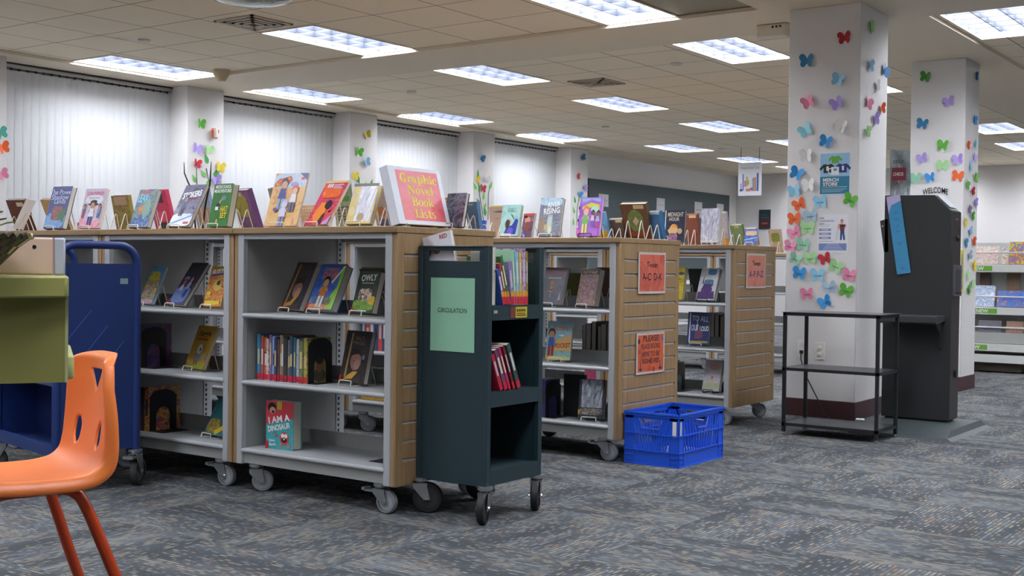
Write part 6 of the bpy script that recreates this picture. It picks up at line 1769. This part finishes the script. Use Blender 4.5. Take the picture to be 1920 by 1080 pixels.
for k in range(40):
    a0 = 2 * pi * k / 40
    b.tube([(.136 * cos(a0 + d), .136 * sin(a0 + d), .079 + .004 * s_) for d, s_ in ((0, -1), (.05, .6), (.1, 1), (.16, -.6))], .0035, WV, 5)
b.build('rim_braid', t)
t = thing('succulent_plant', 'yellow green leafy plant in the woven basket', 'plant', bx + Vector((0, 0, .0085)))
MB().lathe([(.035, 0), (.042, .05), (.039, .05), (.032, .045)], mat('#4a4034', .6), 20).build('pot', t)
rnd = random.Random(4)
GL1, GL2 = mat('#a9b83c', .45), mat('#7d8a38', .45)
for k in range(16):
    a0 = 2 * pi * k / 16 + rnd.uniform(-.2, .2)
    ln = rnd.uniform(.06, .095)
    up_ = rnd.uniform(.05, .10)
    b = MB()
    vs, fs = [], []
    for q in range(7):
        f = q / 6
        r = .015 + ln * f
        zz = .045 + up_ * sin(f * 1.5)
        wd_ = .021 * sin(pi * min(1, f * .9 + .12))
        for s_, dz in ((-1, .003), (0, 0), (1, .003)):
            vs.append((r * cos(a0) - s_ * wd_ * sin(a0), r * sin(a0) + s_ * wd_ * cos(a0), zz + dz))
    for q in range(6):
        for s_ in range(2):
            i_ = q * 3 + s_
            fs.append((i_, i_ + 1, i_ + 4, i_ + 3))
    b.add(vs, fs, GL1 if k % 2 else GL2)
    b.build('leaf', t, angle=80)

# ---------------------------------------------------------------- orange shell chair
OR = mat('#ee7f3c', .38, var=.03, scale=8, name='orange_plastic')
ORL = mat('#b8401c', .22, var=.03, name='burnt_orange_tube')
t = thing('shell_chair', 'orange moulded plastic shell chair in front of the blue cart', 'chair', (1.835, 2.98, 0), radians(163))
# side profile (a, z, half width): front lip -> seat -> bend -> back top
PR = [(.205, .405, .165), (.21, .432, .175), (.195, .446, .185), (.15, .449, .196), (.05, .440, .203), (-.05, .437, .205), (-.12, .439, .210), (-.168, .450, .213), (-.197, .476, .213), (-.212, .515, .209), (-.221, .56, .202), (-.229, .61, .192), (-.235, .66, .179), (-.240, .71, .165), (-.243, .745, .152), (-.245, .762, .140)]
def cr(P, n):
    out = []
    for i in range(len(P) - 1):
        p0, p1, p2, p3 = P[max(0, i - 1)], P[i], P[i + 1], P[min(len(P) - 1, i + 2)]
        for k in range(n):
            s_ = k / n
            out.append(tuple(.5 * (2 * b_ + (c_ - a_) * s_ + (2 * a_ - 5 * b_ + 4 * c_ - d_) * s_ ** 2 + (3 * b_ - a_ - 3 * c_ + d_) * s_ ** 3) for a_, b_, c_, d_ in zip(p0, p1, p2, p3)))
    out.append(P[-1])
    return out
prof = cr(PR, 8)
NV = 52
NR = len(prof)
def prof_at(f):
    f = max(0.0, min(NR - 1.0, f))
    i = min(NR - 2, int(f))
    r = f - i
    return [p * (1 - r) + q * r for p, q in zip(prof[i], prof[i + 1])]
def shell_point(f, v):
    a, z, hw = prof_at(f)
    p0, p1 = prof_at(f - 1), prof_at(f + 1)
    tx, tz = p1[0] - p0[0], p1[1] - p0[1]
    l_ = math.hypot(tx, tz)
    nx, nz_ = tz / l_, -tx / l_          # towards the sitter: up on the seat, forward on the back
    nx, nz_ = (nx, nz_) if nz_ > 0 or nx > 0 else (-nx, -nz_)
    s_up = max(0, min(1, (z - .47) / .2))
    e = max(0, (abs(v) - .84) / .16)
    tt = max(0, (f - (NR - 1 - 9)) / 9)
    dish = (.012 * (1 - s_up) + .046 * s_up) * v * v
    curl = -.034 * min(1.0, max(e * e, tt * tt))
    drop = .034 * abs(v) ** 5 * max(0, (f - NR + 22) / 21)
    return (a + nx * (dish + curl), v * hw * (1 - .02 * e * e), z + nz_ * (dish + curl) - drop)
def rounded(pts, r, n=6):
    out = []
    N = len(pts)
    for i in range(N):
        p0, p1, p2 = Vector(pts[i - 1]), Vector(pts[i]), Vector(pts[(i + 1) % N])
        a_ = p1 + (p0 - p1).normalized() * r
        c_ = p1 + (p2 - p1).normalized() * r
        for k in range(n + 1):
            f = k / n
            q = a_ * (1 - f) ** 2 + p1 * 2 * f * (1 - f) + c_ * f * f
            out.append((q.x, q.y))
    return out
HOLES = [rounded([(.048, .716), (-.048, .716), (0, .650)], .012)]
for s_ in (1, -1):
    HOLES.append(rounded([(s_ * q, z) for q, z in ((.108, .572), (.082, .580), (.064, .556), (.068, .512), (.088, .496), (.110, .522))], .012))
def inside(p, poly):
    r = False
    for i in range(len(poly)):
        (x1, y1), (x2, y2) = poly[i - 1], poly[i]
        if (y1 > p[1]) != (y2 > p[1]) and p[0] < (x2 - x1) * (p[1] - y1) / (y2 - y1) + x1:
            r = not r
    return r
def near(p, poly):
    best = None
    for i in range(len(poly)):
        A_, B_ = Vector(poly[i - 1]), Vector(poly[i])
        d = B_ - A_
        f = max(0, min(1, (Vector(p) - A_).dot(d) / max(1e-12, d.length_squared)))
        q = A_ + d * f
        l = (q - Vector(p)).length
        if best is None or l < best[0]:
            best = (l, q)
    return best
par = [[(float(i), -1 + 2 * k / NV) for k in range(NV + 1)] for i in range(NR)]
def yz(f, v):
    a, z, hw = prof_at(f)
    return (v * hw, z)
fs = []
gone = set()
back0 = next(i for i in range(NR) if prof[i][1] > .47)
for i in range(NR - 1):
    for k in range(NV):
        c = yz(i + .5, -1 + 2 * (k + .5) / NV)
        if i > back0 and any(inside(c, h_) for h_ in HOLES):
            gone.add((i, k))
        else:
            q = i * (NV + 1) + k
            fs.append((q, q + 1, q + NV + 2, q + NV + 1))
zs_ = [p[1] for p in prof]
for i in range(back0, NR):
    for k in range(NV + 1):
        adj = [(i - 1, k - 1), (i - 1, k), (i, k - 1), (i, k)]
        n_ = sum(q in gone for q in adj)
        if 0 < n_ < 4:
            p = yz(*par[i][k])
            _, q = min((near(p, h_) for h_ in HOLES), key=lambda r: r[0])
            j = max(back0, min(NR - 2, sum(1 for z in zs_[back0:] if z <= q.y) + back0 - 1))
            f = j + (q.y - zs_[j]) / max(1e-9, zs_[j + 1] - zs_[j])
            par[i][k] = (f, q.x / prof_at(f)[2])
vs = [shell_point(*par[i][k]) for i in range(NR) for k in range(NV + 1)]
shell = MB().add(vs, fs, OR).build('shell', None, angle=70)
so = shell.modifiers.new('thickness', 'SOLIDIFY')
so.thickness = .006
so.offset = 0
shell.parent = t
for s_ in (1, -1):
    y = .150 * s_
    pts = cr([(.26, .23 * s_, .012, 0), (.20, .205 * s_, .15, 0), (.125, .172 * s_, .33, 0), (.095, .157 * s_, .395, 0), (.06, y, .415, 0), (.0, y, .418, 0), (-.08, y, .418, 0), (-.125, .157 * s_, .405, 0), (-.155, .168 * s_, .36, 0), (-.22, .20 * s_, .18, 0), (-.285, .23 * s_, .012, 0)], 5)
    MB().tube([p[:3] for p in pts], .0155, ORL, 14).build('leg_frame', t)
    for a_ in (.26, -.285):
        MB().lathe([(.019, 0), (.021, .004), (.021, .018), (.015, .026)], mat('#3a3634', .6), 16, TR(a_, .23 * s_, 0)).build('glide', t)
MB().tube([(.03, -.135, .418), (.03, .135, .418)], .010, ORL, 12).tube([(-.09, -.135, .418), (-.09, .135, .418)], .010, ORL, 12).build('cross_bar', t)

# ================================================================ display shelf with NEW labels, far right
t = thing('display_shelf', 'pale grey tiered display shelf with green NEW labels at the right edge', 'mobile shelving', (12.75, 2.80, 0))
WS, DS = 1.05, .55
PG = mat('#cfd0cc', .45, var=.02)
PGD = mat('#a9aaa6', .5, var=.02)
MB().box(DS / 2 - .01, DS / 2 + .01, 0, WS, .18, 1.32, PG).build('back_panel', t)
for y in (0, WS - .03):
    MB().box(0.02, DS - .02, y, y + .03, .105, 1.30, PG).build('end_frame', t)
for k, (z0, z1) in enumerate(((1.017, 1.093), (.588, .664), (.219, .295))):
    s = MB().box(0, .018, -.0, WS, z0, z1, PG).box(.018, DS / 2 - .01, 0.0, WS, z0 + .01, z0 + .022, PGD).build('shelf', t, bevel=.003)
    tx, ex = ((-.575, -.435), (-.525, -.38), (-.60, -.47))[k]
    l = MB().flat([(-.74, .012), (ex, .012), (ex, .062), (-.74, .062)], mat('#6aa63c', .5), face_negx(-.0006, 0, z0)).text('NEW', tx, .037, .05, PAPER, face_negx(-.0006, 0, z0), .0008, bold=.02, width=.12)
    l.build('label_strip', s)
for z in (1.215, .77, .46):
    MB().tube([(.012, 0, z), (.012, WS, z)], .008, PG, 8).build('rod', t)
MB().box(.02, DS / 2 - .01, 0.0, WS, .30, .41, PGD).build('lower_drawer', t)
MB().box(0, DS, 0, WS, .105, .185, PG).build('base', t)
MB().box(.10, DS - .10, .16, WS, .012, .104, mat('#5c5248', .6)).build('plinth', t)
for x, y in ((.06, .08), (.06, WS - .08), (DS - .06, .08), (DS - .06, WS - .08)):
    caster(t, x, y, .108, .045, RUBB, DKW, 0)
for k, (lab, y, w, z, h, cols) in enumerate((('white picture book on the top tier of the NEW shelf', 3.30, .22, 1.10, .19, ['#e6e4e4', '#d8a090', '#e0dcd0', '#c8d0dc']), ('narrow orange brown book on the top tier of the NEW shelf', 3.13, .05, 1.10, .18, ['#c8643c', '#e8dcc8', '#5a6ca0']), ('large bright green picture book on the top tier of the NEW shelf', 2.98, .22, 1.10, .235, ['#7ab83c', '#d8c83c', '#c85a4c', '#4c8ac0', '#8c5cb0']),
                                   ('shiny white jacketed book on the middle tier of the NEW shelf', 3.33, .22, .67, .22, ['#e4e8f4', '#8aa4c8', '#d0dcf0']), ('blue book with an orange fish shape on the middle tier of the NEW shelf', 3.06, .27, .67, .17, ['#2c5cb4', '#3c70c8', '#2c5cb4', '#e08a3c']),
                                   ('dark blue book lying on the lower tier of the NEW shelf', 3.26, .22, .42, .12, ['#2c3854', '#4a3c4c', '#34486c']), ('rust brown book on the lower tier of the NEW shelf', 3.02, .16, .42, .12, ['#8a5a44', '#a87054', '#5a6a60']), ('brown book standing behind the top lip gap of the NEW shelf', 3.36, .10, .67, .34, ['#6a5444', '#7a6450']), ('tan book standing behind the middle tier of the NEW shelf', 3.08, .13, .67, .34, ['#8a6a4c', '#9a7a58']))):
    back_ = 'behind' in lab
    q = thing('picture_book', lab, 'book', (12.78 if not back_ else 12.93, y, z if z != .42 else .412), 0)
    q.rotation_euler = (0, radians(16 if not back_ else 8), 0)
    MB().box(0, .0015, -w / 2, w / 2, .0, h, art(cols, 22)).box(.0115, .013, -w / 2, w / 2, 0, h, art(cols, 22)).build('cover', q)
    MB().box(.0015, .0115, -w / 2 + .002, w / 2 - .002, .002, h - .002, PAGE).build('pages', q)

# labels: sixteen words at most, cut at the last whole phrase
PREP = {'with', 'on', 'at', 'in', 'behind', 'beside', 'by', 'of', 'next', 'between', 'near', 'over', 'right', 'left', 'alone', 'seen', 'and'}
for o in bpy.data.objects:
    l = (o.get('label') or '').split()
    if len(l) > 16:
        l = l[:16]
        k = max((i for i, q in enumerate(l) if q in PREP and i > 7), default=16)
        o['label'] = ' '.join(l[:k]).rstrip(',')
